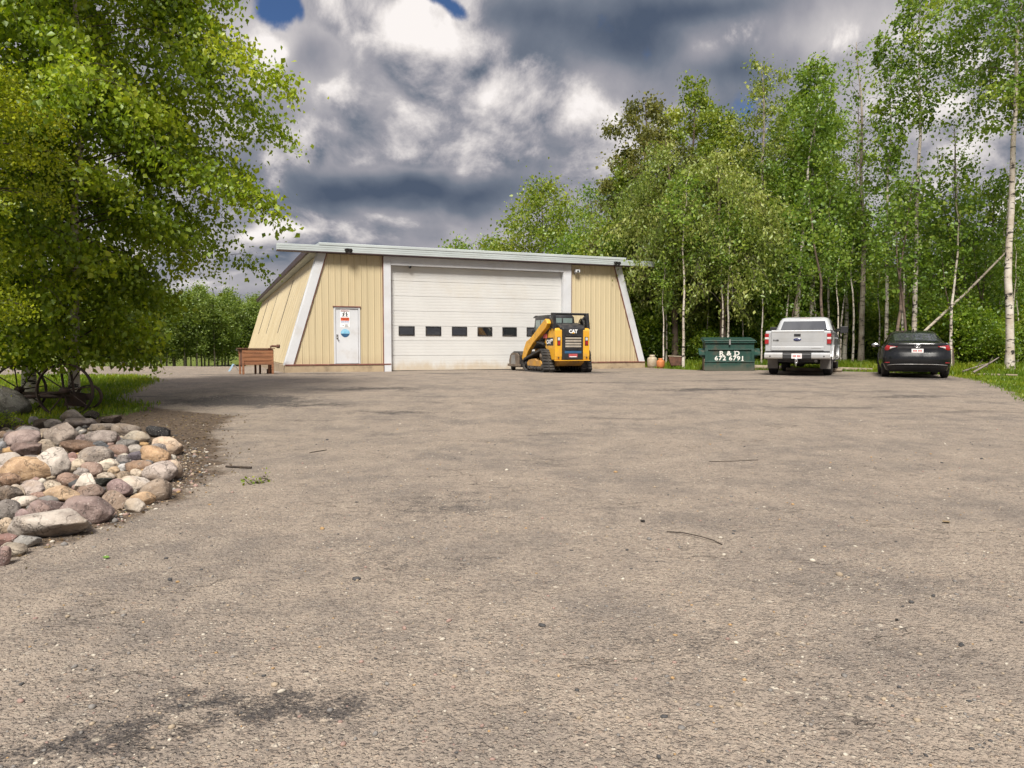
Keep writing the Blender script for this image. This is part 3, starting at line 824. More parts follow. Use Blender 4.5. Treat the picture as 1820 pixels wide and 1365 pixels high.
# cab greenhouse: loft of five rings from belt to roof
def cab_ring(z, y0, y1, hw, rc=.12):
    pts = []
    for (cx, cy, a0) in ((hw - rc, y0 + rc, -90), (hw - rc, y1 - rc, 0), (-hw + rc, y1 - rc, 90), (-hw + rc, y0 + rc, 180)):
        for k in range(5):
            a = R(a0 + 90 * k / 4)
            pts.append((cx + rc * math.cos(a), cy + rc * math.sin(a), z))
    return pts
mb = MB().loft([cab_ring(1.36, 2.13, 4.62, .945), cab_ring(1.45, 2.16, 4.50, .925), cab_ring(1.80, 2.36, 3.98, .80), cab_ring(1.89, 2.44, 3.86, .745), cab_ring(1.935, 2.62, 3.7, .62)], caps=True)
cab = mb.build('cab', M_trkpaint, trk)
def lerp3(a, b, t): return tuple(a[i] + (b[i] - a[i]) * t for i in range(3))
MB().add([(-.765, 2.158, 1.452), (.765, 2.158, 1.452), (.665, 2.338, 1.79), (-.665, 2.338, 1.79), (-.765, 2.19, 1.452), (.765, 2.19, 1.452), (.665, 2.37, 1.79), (-.665, 2.37, 1.79)],
         [(0, 1, 2, 3), (4, 7, 6, 5), (0, 3, 7, 4), (1, 5, 6, 2), (0, 4, 5, 1), (3, 2, 6, 7)]).build('rear_window', M_rearglass, trk, bevel=.012)
for s in (-1, 1):
    for y0, y1, t0, t1 in ((2.50, 3.28, 2.60, 3.26), (3.36, 4.32, 3.36, 3.92)):
        zt = 1.78
        MB().add([(s * .933, y0, 1.45), (s * .933, y1, 1.45), (s * .812, t1, zt), (s * .812, t0, zt), (s * .90, y0, 1.45), (s * .90, y1, 1.45), (s * .79, t1, zt), (s * .79, t0, zt)],
                 [(0, 1, 2, 3), (4, 7, 6, 5), (0, 3, 7, 4), (1, 5, 6, 2), (0, 4, 5, 1), (3, 2, 6, 7)]).build('side_window', M_darkglass, trk)
    # door seams and handles
    for y in (2.42, 3.32, 4.40):
        MB().box(s * .992 - .006, s * .992 + .006, y, y + .012, .56, 1.38).build('door_seam', M_black, trk)
    for y in (2.56, 3.50):
        MB().box(s * 1.0 - .015, s * 1.0 + .02, y, y + .22, 1.18, 1.22).build('door_handle', M_trkpaint, trk, bevel=.01)
    # big tow mirrors
    mb = MB().tube([(s * .93, 4.22, 1.46), (s * 1.10, 4.16, 1.50)], .035, 8).tube([(s * .93, 4.22, 1.52), (s * 1.10, 4.16, 1.56)], .03, 8)
    mb.box(min(s * 1.07, s * 1.33), max(s * 1.07, s * 1.33), 4.07, 4.21, 1.40, 1.64)
    mb.build('mirror', M_black, trk, bevel=.02)
    # flares round the wheels
    for yc in (RW, FW):
        a = arc(yc, WR + .02, .555, 172, 8, 16); b = arc(yc, WR + .02, .49, 8, 172, 16)
        MB().prism(a + b, 'x', min(s * .985, s * 1.035), max(s * .985, s * 1.035)).build('wheel_flare', M_trkpaint, trk, bevel=.012)
    MB().tube([(s * .98, 1.95, .46), (s * 1.0, 2.1, .44), (s * 1.0, 4.25, .44), (s * .98, 4.35, .46)], .05, 8).build('side_step', M_chrome, trk)
    # tail lights: red with a pale middle
    xx = (.865, .988)
    x0, x1 = (xx if s > 0 else (-xx[1], -xx[0]))
    lm = MB()
    lm.box(x0, x1, .015, .16, 1.215, 1.33, 0); lm.box(x0, x1, .012, .16, 1.145, 1.212, 1); lm.box(x0, x1, .015, .16, 1.0, 1.142, 0)
    lm.build('tail_light', [M_redlens, M_whitelens], trk, bevel=.012)
    # bumper ends in body colour
    x0, x1 = sorted((s * .42, s * .985))
    bp = MB().prism([(-.11, .52), (-.135, .57), (-.13, .68), (-.08, .725), (.16, .725), (.16, .52)], 'x', x0, x1)
    bp = bp.build('bumper_end', M_trkpaint, trk, bevel=.025)
    MB().lathe([(0, -.142), (.022, -.142), (.022, -.12)], 12, axis='y', M=Matrix.Translation((s * .80, 0, .61))).build('parking_sensor', M_black, bp)
    # mud flap
    x0, x1 = sorted((s * .64, s * .965))
    MB().box(x0, x1, RW - .62, RW - .60, .20, .56).build('mud_flap', M_mudflap, trk, bevel=.008)
    wheel(trk, s * .84, RW, WR, .28, s, spokes=6)
    wheel(trk, s * .84, FW, WR, .28, s, spokes=6)
MB().prism([(-.10, .50), (-.13, .55), (-.125, .66), (-.10, .70), (.16, .70), (.16, .50)], 'x', -.418, .418).build('bumper_step', M_black, trk, bevel=.012)
MB().box(-.96, .96, .02, .10, .728, .775).build('bumper_gap', M_black, trk)
tg = MB()
tg.prism([(.02, .785), (-.012, .79), (-.012, .90), (-.006, .915), (-.006, 1.06), (-.008, 1.075), (-.014, 1.19), (-.016, 1.36), (-.028, 1.40), (-.01, 1.435), (.05, 1.44), (.05, .785)], 'x', -.785, .785)
tg = tg.build('tailgate', M_trkpaint, trk, bevel=.012)
MB().box(-.10, .10, -.026, -.010, 1.235, 1.32).build('tailgate_handle', M_black, tg, bevel=.01)
em = MB().lathe([(0, -.024), (.105, -.024), (.115, -.018), (.115, -.004)], 28, axis='y', M=Matrix.Translation((0, 0, 1.135)) @ Matrix.Diagonal((1, 1, .40, 1))).build('emblem', M_emblue, tg)
lettering('emblem_lettering', 'Ford', .062, M_chrome, tg, face_M(0, -.027, 1.135), extrude=.001)
lettering('badge_lettering', 'F-150', .055, M_black, tg, face_M(-.64, -.022, 1.115), bold=.003, extrude=.002, xscale=1.3)
MB().box(.42, .70, -.016, -.011, .855, .866).build('badge', M_steel, tg)
hl = MB().box(-.16, .16, 2.46, 2.50, 1.875, 1.905).build('brake_light', M_redlens, trk, bevel=.006)
pl = MB().box(-.155, .155, -.137, -.128, .535, .695).build('licence_plate', M_plate, trk, bevel=.004)
mb = MB()
for k, x in enumerate((-.10, -.065, -.03, .03, .065, .10)): mb.box(x - .012, x + .012, -.1405, -.1375, .585, .645)
mb.build('plate_print', M_platered, pl)['kind'] = 'stuff'
mb = MB().box(-.045, .045, -.20, .02, .40, .50).box(-.03, .03, -.30, -.18, .36, .42)
mb.lathe([(0, .545), (.022, .54), (.033, .515), (.022, .49), (.014, .475), (.014, .42), (.028, .42), (.028, .36), (.012, .36), (.012, .30), (0, .30)], 14, M=Matrix.Translation((0, -.25, 0)))
mb.build('tow_hitch', M_chrome, trk, bevel=.004)
MB().tube([(.46, .9, .48), (.52, .3, .47), (.56, .02, .46)], .045, 12).build('exhaust', M_steel, trk)
MB().box(-.93, .93, .12, 2.1, 1.425, 1.45).build('bed_cover', M_black, trk)

# ---- black sedan
car = empty('sedan_car', (11.87, 21.75, G(11.87, 21.75) + .005), R(-24.0), 'black four door sedan with red tail lamps parked nose to the birches', 'car')
# control grid: stations along y; half outline sill .. roof middle
ST = [  # y, [(x,z)...9 points]
    (.36, [(.78, .24), (.885, .40), (.90, .62), (.865, .90), (.80, 1.00), (.72, 1.025), (.55, 1.035), (.28, 1.04), (0, 1.04)]),
    (.62, [(.80, .22), (.895, .40), (.91, .63), (.88, .91), (.80, 1.015), (.70, 1.05), (.55, 1.075), (.28, 1.085), (0, 1.09)]),
    (1.00, [(.81, .20), (.90, .40), (.912, .64), (.885, .92), (.80, 1.03), (.69, 1.14), (.55, 1.20), (.28, 1.22), (0, 1.225)]),
    (1.45, [(.82, .19), (.90, .40), (.91, .65), (.885, .92), (.80, 1.02), (.66, 1.24), (.55, 1.335), (.28, 1.365), (0, 1.37)]),
    (2.05, [(.83, .18), (.895, .40), (.905, .64), (.88, .91), (.80, 1.0), (.66, 1.28), (.54, 1.40), (.28, 1.43), (0, 1.435)]),
    (2.65, [(.83, .18), (.895, .40), (.90, .62), (.875, .89), (.80, .97), (.67, 1.24), (.54, 1.375), (.28, 1.41), (0, 1.415)]),
    (3.15, [(.82, .18), (.895, .40), (.90, .60), (.87, .86), (.80, .94), (.70, 1.08), (.55, 1.20), (.28, 1.24), (0, 1.245)]),
    (3.65, [(.81, .19), (.89, .40), (.89, .58), (.85, .82), (.78, .90), (.70, .94), (.55, .97), (.28, .995), (0, 1.0)]),
    (4.15, [(.78, .20), (.86, .40), (.86, .55), (.80, .74), (.72, .80), (.62, .83), (.48, .85), (.25, .865), (0, .87)]),
    (4.42, [(.66, .22), (.74, .40), (.74, .52), (.68, .64), (.60, .68), (.50, .70), (.38, .71), (.2, .72), (0, .72)]),
    (4.53, [(.45, .25), (.50, .38), (.50, .46), (.46, .54), (.40, .57), (.33, .58), (.25, .585), (.12, .59), (0, .59)]),
]
def cr(p0, p1, p2, p3, t):
    return .5 * ((2 * p1) + (-p0 + p2) * t + (2 * p0 - 5 * p1 + 4 * p2 - p3) * t * t + (-p0 + 3 * p1 - 3 * p2 + p3) * t ** 3)
CG = np.array([[(x, y, z) for x, z in row] for y, row in ST])
def interp_axis(A, n):
    out = []
    m = A.shape[0]
    for i in range(m - 1):
        p0 = A[max(i - 1, 0)]; p1 = A[i]; p2 = A[i + 1]; p3 = A[min(i + 2, m - 1)]
        for k in range(n): out.append(cr(p0, p1, p2, p3, k / n))
    out.append(A[-1])
    return np.array(out)
NS, NK = 5, 4
SG = interp_axis(CG, NS)                                   # stations
SG = interp_axis(SG.transpose(1, 0, 2), NK).transpose(1, 0, 2)
ns, nk = SG.shape[:2]
full = np.concatenate([SG * (-1, 1, 1), SG[:, -2::-1]], 1)   # left sill .. roof .. right sill
def grid_mesh(mb, A, mi=0):
    a, b = A.shape[:2]
    mb.add([tuple(p) for p in A.reshape(-1, 3)], [(i * b + j, i * b + j + 1, (i + 1) * b + j + 1, (i + 1) * b + j) for i in range(a - 1) for j in range(b - 1)], mi, True)
mb = MB(); grid_mesh(mb, full)
# rounded tail: plan curve swept up the rear face
def yr(z):
    return float(np.interp(z, [.22, .34, .48, .60, .70, .78, .90, .99, 1.03], [.16, .06, .005, .0, .035, .065, .075, .06, .085]))
def hwid(z):
    return float(np.interp(z, [.22, .40, .62, .90, 1.0, 1.04], [.80, .885, .90, .865, .80, .74]))
zs = [.22, .27, .34, .41, .48, .54, .60, .65, .70, .74, .78, .84, .90, .95, .985, 1.015, 1.03]
tail = []
def tail_pt(u, z, off=0.):
    """u in -1..1 round the tail"""
    a = u * math.pi / 2
    w = hwid(z); dy = .40
    x = w * math.copysign(abs(math.sin(a)) ** .62, u); c = max(math.cos(a), 0) ** .62
    y = yr(z) + (.42 - yr(z)) * (1 - c)
    nrm = Vector((x / w * .6, -c, 0)).normalized() if abs(u) < 1 else Vector((math.copysign(1, u), 0, 0))
    return (x + nrm.x * off, y + nrm.y * off, z)
for z in zs: tail.append([tail_pt(-1 + 2 * k / 32, z) for k in range(33)])
grid_mesh(mb, np.array(tail))
top = []                                                      # boot lid from the lip forward
for t in np.linspace(0, 1, 5):
    top.append([(x * (1 - .0 * t), (tail_pt(x / .82, 1.03)[1]) * (1 - t) + .55 * t, 1.03 + .035 * math.sin(t * 1.5) - .02 * abs(x / .74) ** 2 * t) for x in np.linspace(-.74, .74, 13)])
grid_mesh(mb, np.array(top))
mb.build('body', M_blackpaint, car, fix=False)
def patch(i0, i1, j0, j1, off, mat, name, mirror=False, sub=6, both=False):
    """panel lying just proud of the body between station and outline parameters"""
    A = SG.copy()
    if mirror: A = A * (-1, 1, 1)
    ii = np.linspace(i0 * NS, i1 * NS, sub); 
    def at(i, j):
        i = min(max(i, 0), ns - 1.001); j = min(max(j, 0), nk - 1.001)
        a, b = int(i), int(j); fi, fj = i - a, j - b
        return (A[a, b] * (1 - fi) + A[a + 1, b] * fi) * (1 - fj) + (A[a, b + 1] * (1 - fi) + A[a + 1, b + 1] * fi) * fj
    P = []
    for t in np.linspace(0, 1, sub + 2):
        row = []
        for s_ in np.linspace(0, 1, sub + 2):
            jj0 = j0 if not callable(j0) else j0(t); jj1 = j1 if not callable(j1) else j1(t)
            i = (i0 + (i1 - i0) * t) * NS; j = (jj0 + (jj1 - jj0) * s_) * NK
            p = at(i, j); du = at(i + .3, j) - at(i - .3, j); dv = at(i, j + .3) - at(i, j - .3)
            nn = np.cross(du, dv); nn = nn / (np.linalg.norm(nn) + 1e-9)
            if nn[2] < 0 and abs(nn[2]) > .2: nn = -nn
            elif abs(nn[2]) <= .2 and nn[0] * p[0] < 0: nn = -nn
            row.append(p + nn * off)
        P.append(row)
    m2 = MB(); grid_mesh(m2, np.array(P))
    if both:
        grid_mesh(m2, np.array(P) * (-1, 1, 1))
    return m2.build(name, mat, car, fix=False)
patch(1.15, 2.75, 5.9, 8, .008, M_rearglass, 'rear_window', both=True, sub=10)
patch(5.15, 6.8, 5.9, 8, .008, M_darkglass, 'windscreen', both=True, sub=10)
for mir in (False, True):
    patch(2.1, 3.95, lambda t: 4.1 + .25 * max(0, .35 - t), lambda t: 5.75 - 1.2 * max(0, .3 - t), .006, M_darkglass, 'side_window', mirror=mir)
    patch(4.05, 5.9, lambda t: 4.1, lambda t: 5.75 - 1.3 * max(0, t - .6), .006, M_darkglass, 'side_window', mirror=mir)
def tail_panel(u0, u1, zlo, zhi, off, mat, name, parent=None, n=8):
    P = []
    for k in range(n + 1):
        u = u0 + (u1 - u0) * k / n
        a, b = zlo(k / n), zhi(k / n)
        P.append([tail_pt(u, a + (b - a) * j / 4, off * (0.2 if j in (0, 4) else 1)) for j in range(5)])
    m2 = MB(); grid_mesh(m2, np.array(P))
    return m2.build(name, mat, parent or car, fix=False)
for s in (-1, 1):
    L1 = tail_panel(s * .30, s * .80, lambda t: .915 - .10 * min(1, t * 1.6), lambda t: .93 + .045 * t, .02, M_redlens, 'tail_light')
    tail_panel(s * .34, s * .52, lambda t: .905 - .055 * t, lambda t: .925 + .01 * t, .026, M_whitelens, 'reversing_lens', L1)
    tail_panel(s * .50, s * .74, lambda t: .435, lambda t: .47 - .01 * t, .012, M_redlens, 'reflector')
    mb = MB().tube([(s * .88, 3.02, .93), (s * .96, 3.0, .95)], .025, 8)
    mb.lathe([(0, -.10), (.10, -.09), (.125, -.02), (.10, .07), (0, .11)], 14, axis='y', M=Matrix.Translation((s * 1.02, 3.03, .98)) @ Matrix.Diagonal((1, 1, .62, 1)))
    mi = mb.build('mirror', M_blackpaint, car)
    MB().lathe([(0, -.106), (.085, -.104), (.10, -.095)], 14, axis='y', M=Matrix.Translation((s * 1.02, 3.02, .98)) @ Matrix.Diagonal((1, 1, .6, 1))).build('mirror_glass', M_chrome, mi)
    wheel(car, s * .79, .93, .315, .215, s, spokes=10, rimmat=M_steel)
    wheel(car, s * .79, 3.63, .315, .215, s, spokes=10, rimmat=M_steel)
    for y in (.93, 3.63):
        a = arc(y, .32, .385, 0, 180, 16) + arc(y, .32, .36, 180, 0, 16)
        MB().prism(a, 'x', min(s * .87, s * .912), max(s * .87, s * .912)).build('wheel_arch', M_black, car)
# boot crease, plate recess, plate, emblem, bumper trim
tail_panel(-.30, .30, lambda t: .865, lambda t: .925, .006, M_black, 'garnish')
tail_panel(-.86, .86, lambda t: .985, lambda t: .992, .006, M_black, 'boot_seam', n=20)
tail_panel(-.62, .62, lambda t: .36 + .03 * math.sin(t * math.pi), lambda t: .385 + .03 * math.sin(t * math.pi), .012, M_steel, 'bumper_trim', n=18)
tail_panel(-.58, .58, lambda t: .24, lambda t: .35, .006, M_black, 'diffuser', n=14)
pl = MB().box(-.155, .155, .045, .052, .745, .86).build('licence_plate', M_plate, car, bevel=.003)
mb = MB()
for x in (-.10, -.065, -.03, .03, .065, .10): mb.box(x - .012, x + .012, .0415, .0445, .78, .83)
mb.build('plate_print', M_platered, pl)['kind'] = 'stuff'
mb = MB()
ell = [(.085 * math.cos(a), .046 * math.sin(a)) for a in np.linspace(0, 2 * math.pi, 25)]
mb.tube([(x, .045, .945 + z) for x, z in ell], .008, 6)
mb.tube([(-.045, .045, .915), (-.028, .045, .975)], .008, 6).tube([(.028, .045, .915), (.045, .045, .975)], .008, 6).tube([(-.04, .045, .938), (.04, .045, .952)], .008, 6)
mb.build('emblem', M_chrome, car)
MB().prism([(1.70, 1.405), (1.60, 1.475), (1.66, 1.48), (1.86, 1.425)], 'x', -.012, .012).build('antenna_fin', M_black, car)
MB().box(-.75, .75, .5, 4.2, .17, .30).build('underbody', M_black, car)

# ---- compact track loader, nose to the big door
ldr = empty('track_loader', (2.15, 26.5, G(2.15, 26.5)), R(22.0), 'yellow compact tracked loader with black cab and dark front attachment, facing the white overhead door', 'loader')
# track outline (y, z): raised sprocket at the back, long slope to the front idler
def track_path(grow=0.):
    pts = []
    for (cy, cz, r, a0, a1, n) in ((.62, .60, .24, 100, -20, 10), (.40, .20, .20, -5, -90, 6), (2.02, .20, .20, -90, -172, 6), (2.02, .34, .20, -190, -238, 4)):
        for k in range(n + 1):
            a = R(a0 + (a1 - a0) * k / n)
            pts.append((cy - (r + grow) * math.cos(a), cz + (r + grow) * math.sin(a)))
    return pts
def track_loop():
    """clean closed outline, run clockwise seen from the left"""
    P = []
    P += arc(.66, .60, .235, 195, 75, 10)      # round the sprocket, back to top
    P += arc(2.05, .30, .21, 62, -60, 8)        # front idler
    P += arc(1.95, .205, .205, -70, -90, 3)
    P += arc(.52, .205, .205, -90, -160, 6)     # rear idler
    return P
TL = track_loop()
def offset_loop(P, d):
    out = []
    n = len(P)
    for i in range(n):
        a = Vector(P[i - 1]); b = Vector(P[(i + 1) % n]); t = (b - a).normalized()
        out.append((P[i][0] - t.y * d, P[i][1] + t.x * d))
    return out
IN = offset_loop(TL, -.05)
for s in (-1, 1):
    x0, x1 = sorted((s * .53, s * .98))
    n = len(TL)
    v = [(x, y, z) for x in (x0, x1) for y, z in TL] + [(x, y, z) for x in (x0, x1) for y, z in IN]
    f = []
    for i in range(n):
        j = (i + 1) % n
        f += [(i, j, n + j, n + i), (2 * n + i, 3 * n + i, 3 * n + j, 2 * n + j), (i, 2 * n + i, 2 * n + j, j), (n + i, n + j, 3 * n + j, 3 * n + i)]
    tr = MB().add(v, f).build('track', M_rubber, ldr)
    # tread bars, evenly spaced round the loop
    loop = [Vector((0, y, z)) for y, z in TL]; loop.append(loop[0])
    seg = [(loop[i + 1] - loop[i]).length for i in range(n)]; tot = sum(seg)
    nb = 44
    bar = None
    for k in range(nb):
        d = tot * k / nb; i = 0
        while d > seg[i]: d -= seg[i]; i += 1
        p = loop[i].lerp(loop[i + 1], d / seg[i]); t = (loop[i + 1] - loop[i]).normalized()
        nn = Vector((0, -t.z, t.y))
        Mx = Matrix((Vector((1, 0, 0)), t, nn)).transposed().to_4x4(); Mx.translation = p
        if bar is None:
            mb = MB()
            for a, b in ((x0 + .01, x0 + .205), (x0 + .245, x1 - .01)):
                mb.prism([(-.038, 0), (-.024, .026), (.024, .026), (.038, 0)], 'x', a, b)
            bar = mb.build('tread_bar', M_rubber, tr, M=Mx)
        else:
            c = bar.copy(); COL.objects.link(c); c.parent = tr; c.matrix_local = Mx
    # undercarriage: yellow frame, rollers, sprocket
    xo = s * .90
    xa, xb = sorted((s * .60, s * .93))
    MB().prism([(.62, .30), (.70, .44), (1.05, .42), (1.2, .50), (1.75, .46), (1.95, .34), (1.88, .22), (.70, .22)], 'x', xa, xb).build('track_frame', M_yellowdirty, ldr, bevel=.015)
    for y in (.62, .86, 1.10, 1.34, 1.58, 1.82):
        MB().lathe([(0, -.17), (.085, -.17), (.085, .17), (0, .17)], 14, axis='x', M=Matrix.Translation((s * .77, y, .145))).build('roller', M_blackmetal, ldr)
    for y, z, r in ((.66, .60, .17), (2.05, .30, .15), (.52, .205, .14)):
        mb = MB().lathe([(0, -.18), (r * .5, -.18), (r * .55, -.14), (r, -.14), (r, .14), (r * .55, .14), (r * .5, .18), (0, .18)], 20, axis='x', M=Matrix.Translation((s * .77, y, z)))
        mb.build('sprocket' if z > .5 else 'idler', M_mud if z > .5 else M_blackmetal, ldr)
    # rear quarter of the yellow body
    xa, xb = sorted((s * .412, s * .68))
    MB().prism([(.0, .46), (-.03, .60), (-.03, 1.52), (.03, 1.60), (.42, 1.58), (.70, 1.40), (.86, 1.22), (.92, 1.0), (.78, .86), (.50, .80), (.30, .46)], 'x', xa, xb).build('rear_quarter', M_yellow, ldr, bevel=.025)
    # lamp: white over red in a black frame
    xc = s * .548
    lm = MB().box(xc - .062, xc + .062, -.042, -.026, .98, 1.28, 0)
    lm.box(xc - .045, xc + .045, -.052, -.040, 1.16, 1.26, 1); lm.box(xc - .045, xc + .045, -.052, -.040, 1.0, 1.14, 2)
    lm.build('rear_light', [M_black, M_whitelens, M_redlens], ldr)
    MB().lathe([(0, -.042), (.028, -.042), (.028, -.02)], 14, axis='y', M=Matrix.Translation((xc + s * .01, 0, .55))).build('tie_down', M_rust, ldr)
    # side badge
    xs2 = s * .682
    bd = MB().box(min(xs2 - .006, xs2 + .006), max(xs2 - .006, xs2 + .006), .14, .68, .98, 1.26).build('side_badge', M_black, ldr)
    fc = 'left' if s < 0 else 'right'
    sg = -1 if s < 0 else 1
    lettering('badge_lettering', 'CAT', .20, M_paper, bd, face_M(xs2 + s * .009, .50 if s < 0 else .32, 1.10, fc), bold=.006, extrude=.002)
    lettering('badge_number', '299', .12, M_paper, bd, face_M(xs2 + s * .009, .26 if s < 0 else .56, 1.16, fc), bold=.004, extrude=.002)
    # lift arm: long sloping beam with a knuckle at the front
    xa, xb = sorted((s * .70, s * .86))
    MB().prism([(.34, 1.88), (.28, 1.76), (.42, 1.60), (1.55, 1.06), (1.95, .80), (2.30, .46), (2.52, .40), (2.60, .52), (2.42, .86), (2.20, 1.12), (1.70, 1.30), (.62, 1.86), (.46, 1.93)], 'x', xa, xb).build('lift_arm', M_yellow, ldr, bevel=.02)
    # hydraulic ram under the arm
    MB().tube([(s * .74, .75, 1.02), (s * .76, 1.62, 1.16)], .05, 10).tube([(s * .76, 1.62, 1.16), (s * .76, 1.95, 1.20)], .028, 8).build('lift_ram', M_blackmetal, ldr)
    MB().box(*sorted((s * .70, s * .73)), .62, .92, 1.24, 1.40).build('step_plate', M_platered, ldr)
    # black rear link and guard post
    MB().prism([(.02, 1.56), (.16, 1.56), (.30, 2.12), (.12, 2.14)], 'x', *sorted((s * .60, s * .72))).build('guard_post', M_blackmetal, ldr, bevel=.012)
    MB().prism([(.30, 1.50), (.62, 1.62), (.56, 1.90), (.36, 2.02), (.24, 1.80)], 'x', *sorted((s * .62, s * .70))).build('rear_link', M_blackmetal, ldr, bevel=.012)
MB().tube([(-.74, .20, 2.10), (.74, .20, 2.10)], .042, 12).build('guard_bar', M_blackmetal, ldr)
# belly, rear door with grille, hood
MB().prism([(.02, .44), (.10, .34), (.30, .24), (2.1, .24), (2.2, .50), (2.2, .95), (.30, .95), (.02, .80)], 'x', -.50, .50).build('chassis', M_yellowdirty, ldr, bevel=.015)
MB().box(-.70, .70, -.045, .05, .43, .462).build('rear_sill', M_yellow, ldr, bevel=.006)
rd = MB().prism([(-.06, .47), (-.06, 1.56), (-.03, 1.63), (.2, 1.63), (.2, .47)], 'x', -.405, .405).build('rear_door', M_black, ldr, bevel=.02)
for k in range(6):
    z = .82 + k * .095
    MB().prism([(-.085, z), (-.092, z + .045), (-.066, z + .060), (-.062, z)], 'x', -.31, .31).build('grille_slat', M_slat if k % 5 else M_blackmetal, rd)
lettering('door_lettering', 'CAT', .17, M_paper, rd, face_M(0, -.066, 1.475), bold=.007, extrude=.003)
MB().prism([(-.062, 1.405), (.0, 1.455), (.062, 1.405)], 'y', -.0715, -.0705).build('emblem', M_yellow, rd)
pl = MB().box(-.17, .17, -.066, -.061, .56, .68).build('red_plate', M_platered, rd)
MB().box(-.14, .14, -.070, -.0665, .565, .59).build('plate_print', M_paper, pl)
MB().box(-.33, .33, -.064, -.0595, .70, .79).build('lower_panel', M_navy, rd)
MB().prism([(-.02, 1.632), (.10, 1.70), (.55, 1.80), (1.0, 1.80), (1.0, 1.0), (.2, 1.0), (-.02, 1.50)], 'x', -.50, .50).build('hood', M_blackmetal, ldr, bevel=.03)
# hose loop at the right of the hood
mb = MB()
for dx, rr in ((.0, .17), (.04, .14), (-.04, .19)):
    mb.tube([(.56 + dx, .34 + rr * math.cos(a), 1.70 + rr * 1.25 * math.sin(a)) for a in np.linspace(-.3, math.pi + .3, 16)], .020, 7)
mb.build('hydraulic_hose', M_rubber, ldr)
# cab
def cabring(z, y0, y1, hw, rc=.10): return cab_ring(z, y0, y1, hw, rc)
mb = MB().loft([cab_ring(.86, .95, 2.30, .52, .06), cab_ring(1.15, .92, 2.28, .56, .08), cab_ring(1.60, .82, 2.20, .56, .10), cab_ring(2.02, .84, 2.16, .53, .12), cab_ring(2.10, .92, 2.12, .48, .12)], caps=True)
cb = mb.build('cab', M_blackmetal, ldr)
for s in (-1, 1):
    for y0, y1 in ((1.16, 1.50), (1.56, 1.96)):
        MB().box(*sorted((s * .553, s * .566)), y0, y1, 1.36, 1.92).build('side_window', M_cabglass, cb, bevel=.012)
for x0, x1 in ((-.40, -.03), (.03, .40)):
    MB().box(x0, x1, .812, .83, 1.74, 1.98).build('rear_window', M_cabglass, cb)
MB().box(-.42, .42, 2.17, 2.23, 1.30, 1.95).build('front_window', M_cabglass, cb)
MB().prism([(2.10, 2.06), (2.32, 2.02), (2.32, 2.06), (2.10, 2.11)], 'x', -.50, .50).build('visor', M_blackmetal, cb)
MB().box(-.62, -.54, 2.20, 2.34, 1.30, 1.58).build('work_light', M_blackmetal, ldr, bevel=.02)
# front attachment: hooded sweeper box, caked with dirt
at = MB().prism([(2.62, .14), (2.58, .62), (2.72, .74), (3.30, .76), (3.62, .66), (3.74, .44), (3.74, .20), (3.60, .12)], 'x', -.92, .92).build('attachment', M_blackmetal, ldr, bevel=.03)
for s in (-1, 1):
    xa, xb = sorted((s * .925, s * .965))
    MB().prism([(2.66, .16), (2.66, .60), (2.84, .69), (3.30, .70), (3.56, .60), (3.66, .40), (3.62, .16)], 'x', xa, xb).build('end_plate', M_mud, at, bevel=.01)
    MB().prism([(2.98, .26), (3.06, .62), (3.36, .60), (3.44, .26)], 'x', *sorted((s * .968, s * .985))).build('side_hatch', M_steel, at)
    MB().box(*sorted((s * .90, s * 1.0)), 2.60, 3.74, .17, .26).build('skirt_rail', M_mud, at, bevel=.01)
    MB().lathe([(0, -.06), (.11, -.06), (.12, 0), (.11, .06), (0, .06)], 16, axis='x', M=Matrix.Translation((s * .80, 3.62, .11))).build('caster', M_rubber, at)
    MB().box(*sorted((s * .55, s * .80)), 2.56, 2.66, .03, .40).build('skid_shoe', M_mud, at)
mb = MB().tube([(-.6, 2.70, .76), (-.5, 2.62, .86), (-.2, 2.5, .9), (.1, 2.4, .86)], .022, 7).tube([(-.5, 2.9, .77), (-.35, 2.7, .84), (-.1, 2.5, .86)], .018, 7)
mb.build('attachment_hose', M_rubber, at)
MB().box(-.7, .7, 2.40, 2.60, .22, .70).build('coupler', M_blackmetal, ldr, bevel=.02)

# ---- dumpster
M_binpaint = pmat('dark_green_paint', (.010, .050, .037), (.008, .040, .030), 1.8, .5, dirt=(.085, .052, .030), dirt_scale=3.2, dirt_amt=.6, splash=(.0, .45, (.10, .085, .062), .6))
M_binwhite = pmat('stencil_white', (.72, .70, .66), (.62, .60, .56), 8, .7)
dmp = empty('dumpster', (8.28, 28.3, G(8.28, 28.3)), R(-10.0), 'dark green steel dumpster with a stencilled phone number beside the pickup truck', 'dumpster')
bx = MB().prism([(.0, .0), (.0, 1.10), (1.30, 1.22), (1.36, .0)], 'x', -.90, .90).build('bin', M_binpaint, dmp, bevel=.012)
for z0, z1, pr in ((.0, .31, .02), (.335, .375, .05), (.80, .84, .05), (1.06, 1.12, .06)):
    MB().box(-.92, .92, -pr, .02, z0, z1).build('rail', M_binpaint, bx, bevel=.008)
for x in (-.905, .79):
    MB().box(x, x + .115, -.045, .0, .378, .797).build('upright', M_binpaint, bx, bevel=.008)
for s in (-1, 1):
    xa, xb = sorted((s * .90, s * 1.03))
    MB().prism([(.06, .52), (.06, .74), (.9, .80), (.9, .58)], 'x', xa, xb).build('fork_pocket', M_binpaint, bx, bevel=.01)
    MB().prism([(.04, .0), (.04, .44), (.30, .50), (.8, .44), (.8, 0)], 'x', *sorted((s * .90, s * .935))).build('side_plate', M_mud if s < 0 else M_binpaint, bx)
    MB().prism([(-.02, .66), (.3, .86), (.3, .80), (-.02, .60)], 'x', xa - (.1 if s < 0 else 0), xb + (.1 if s > 0 else 0)).build('side_flap', M_binpaint, bx)
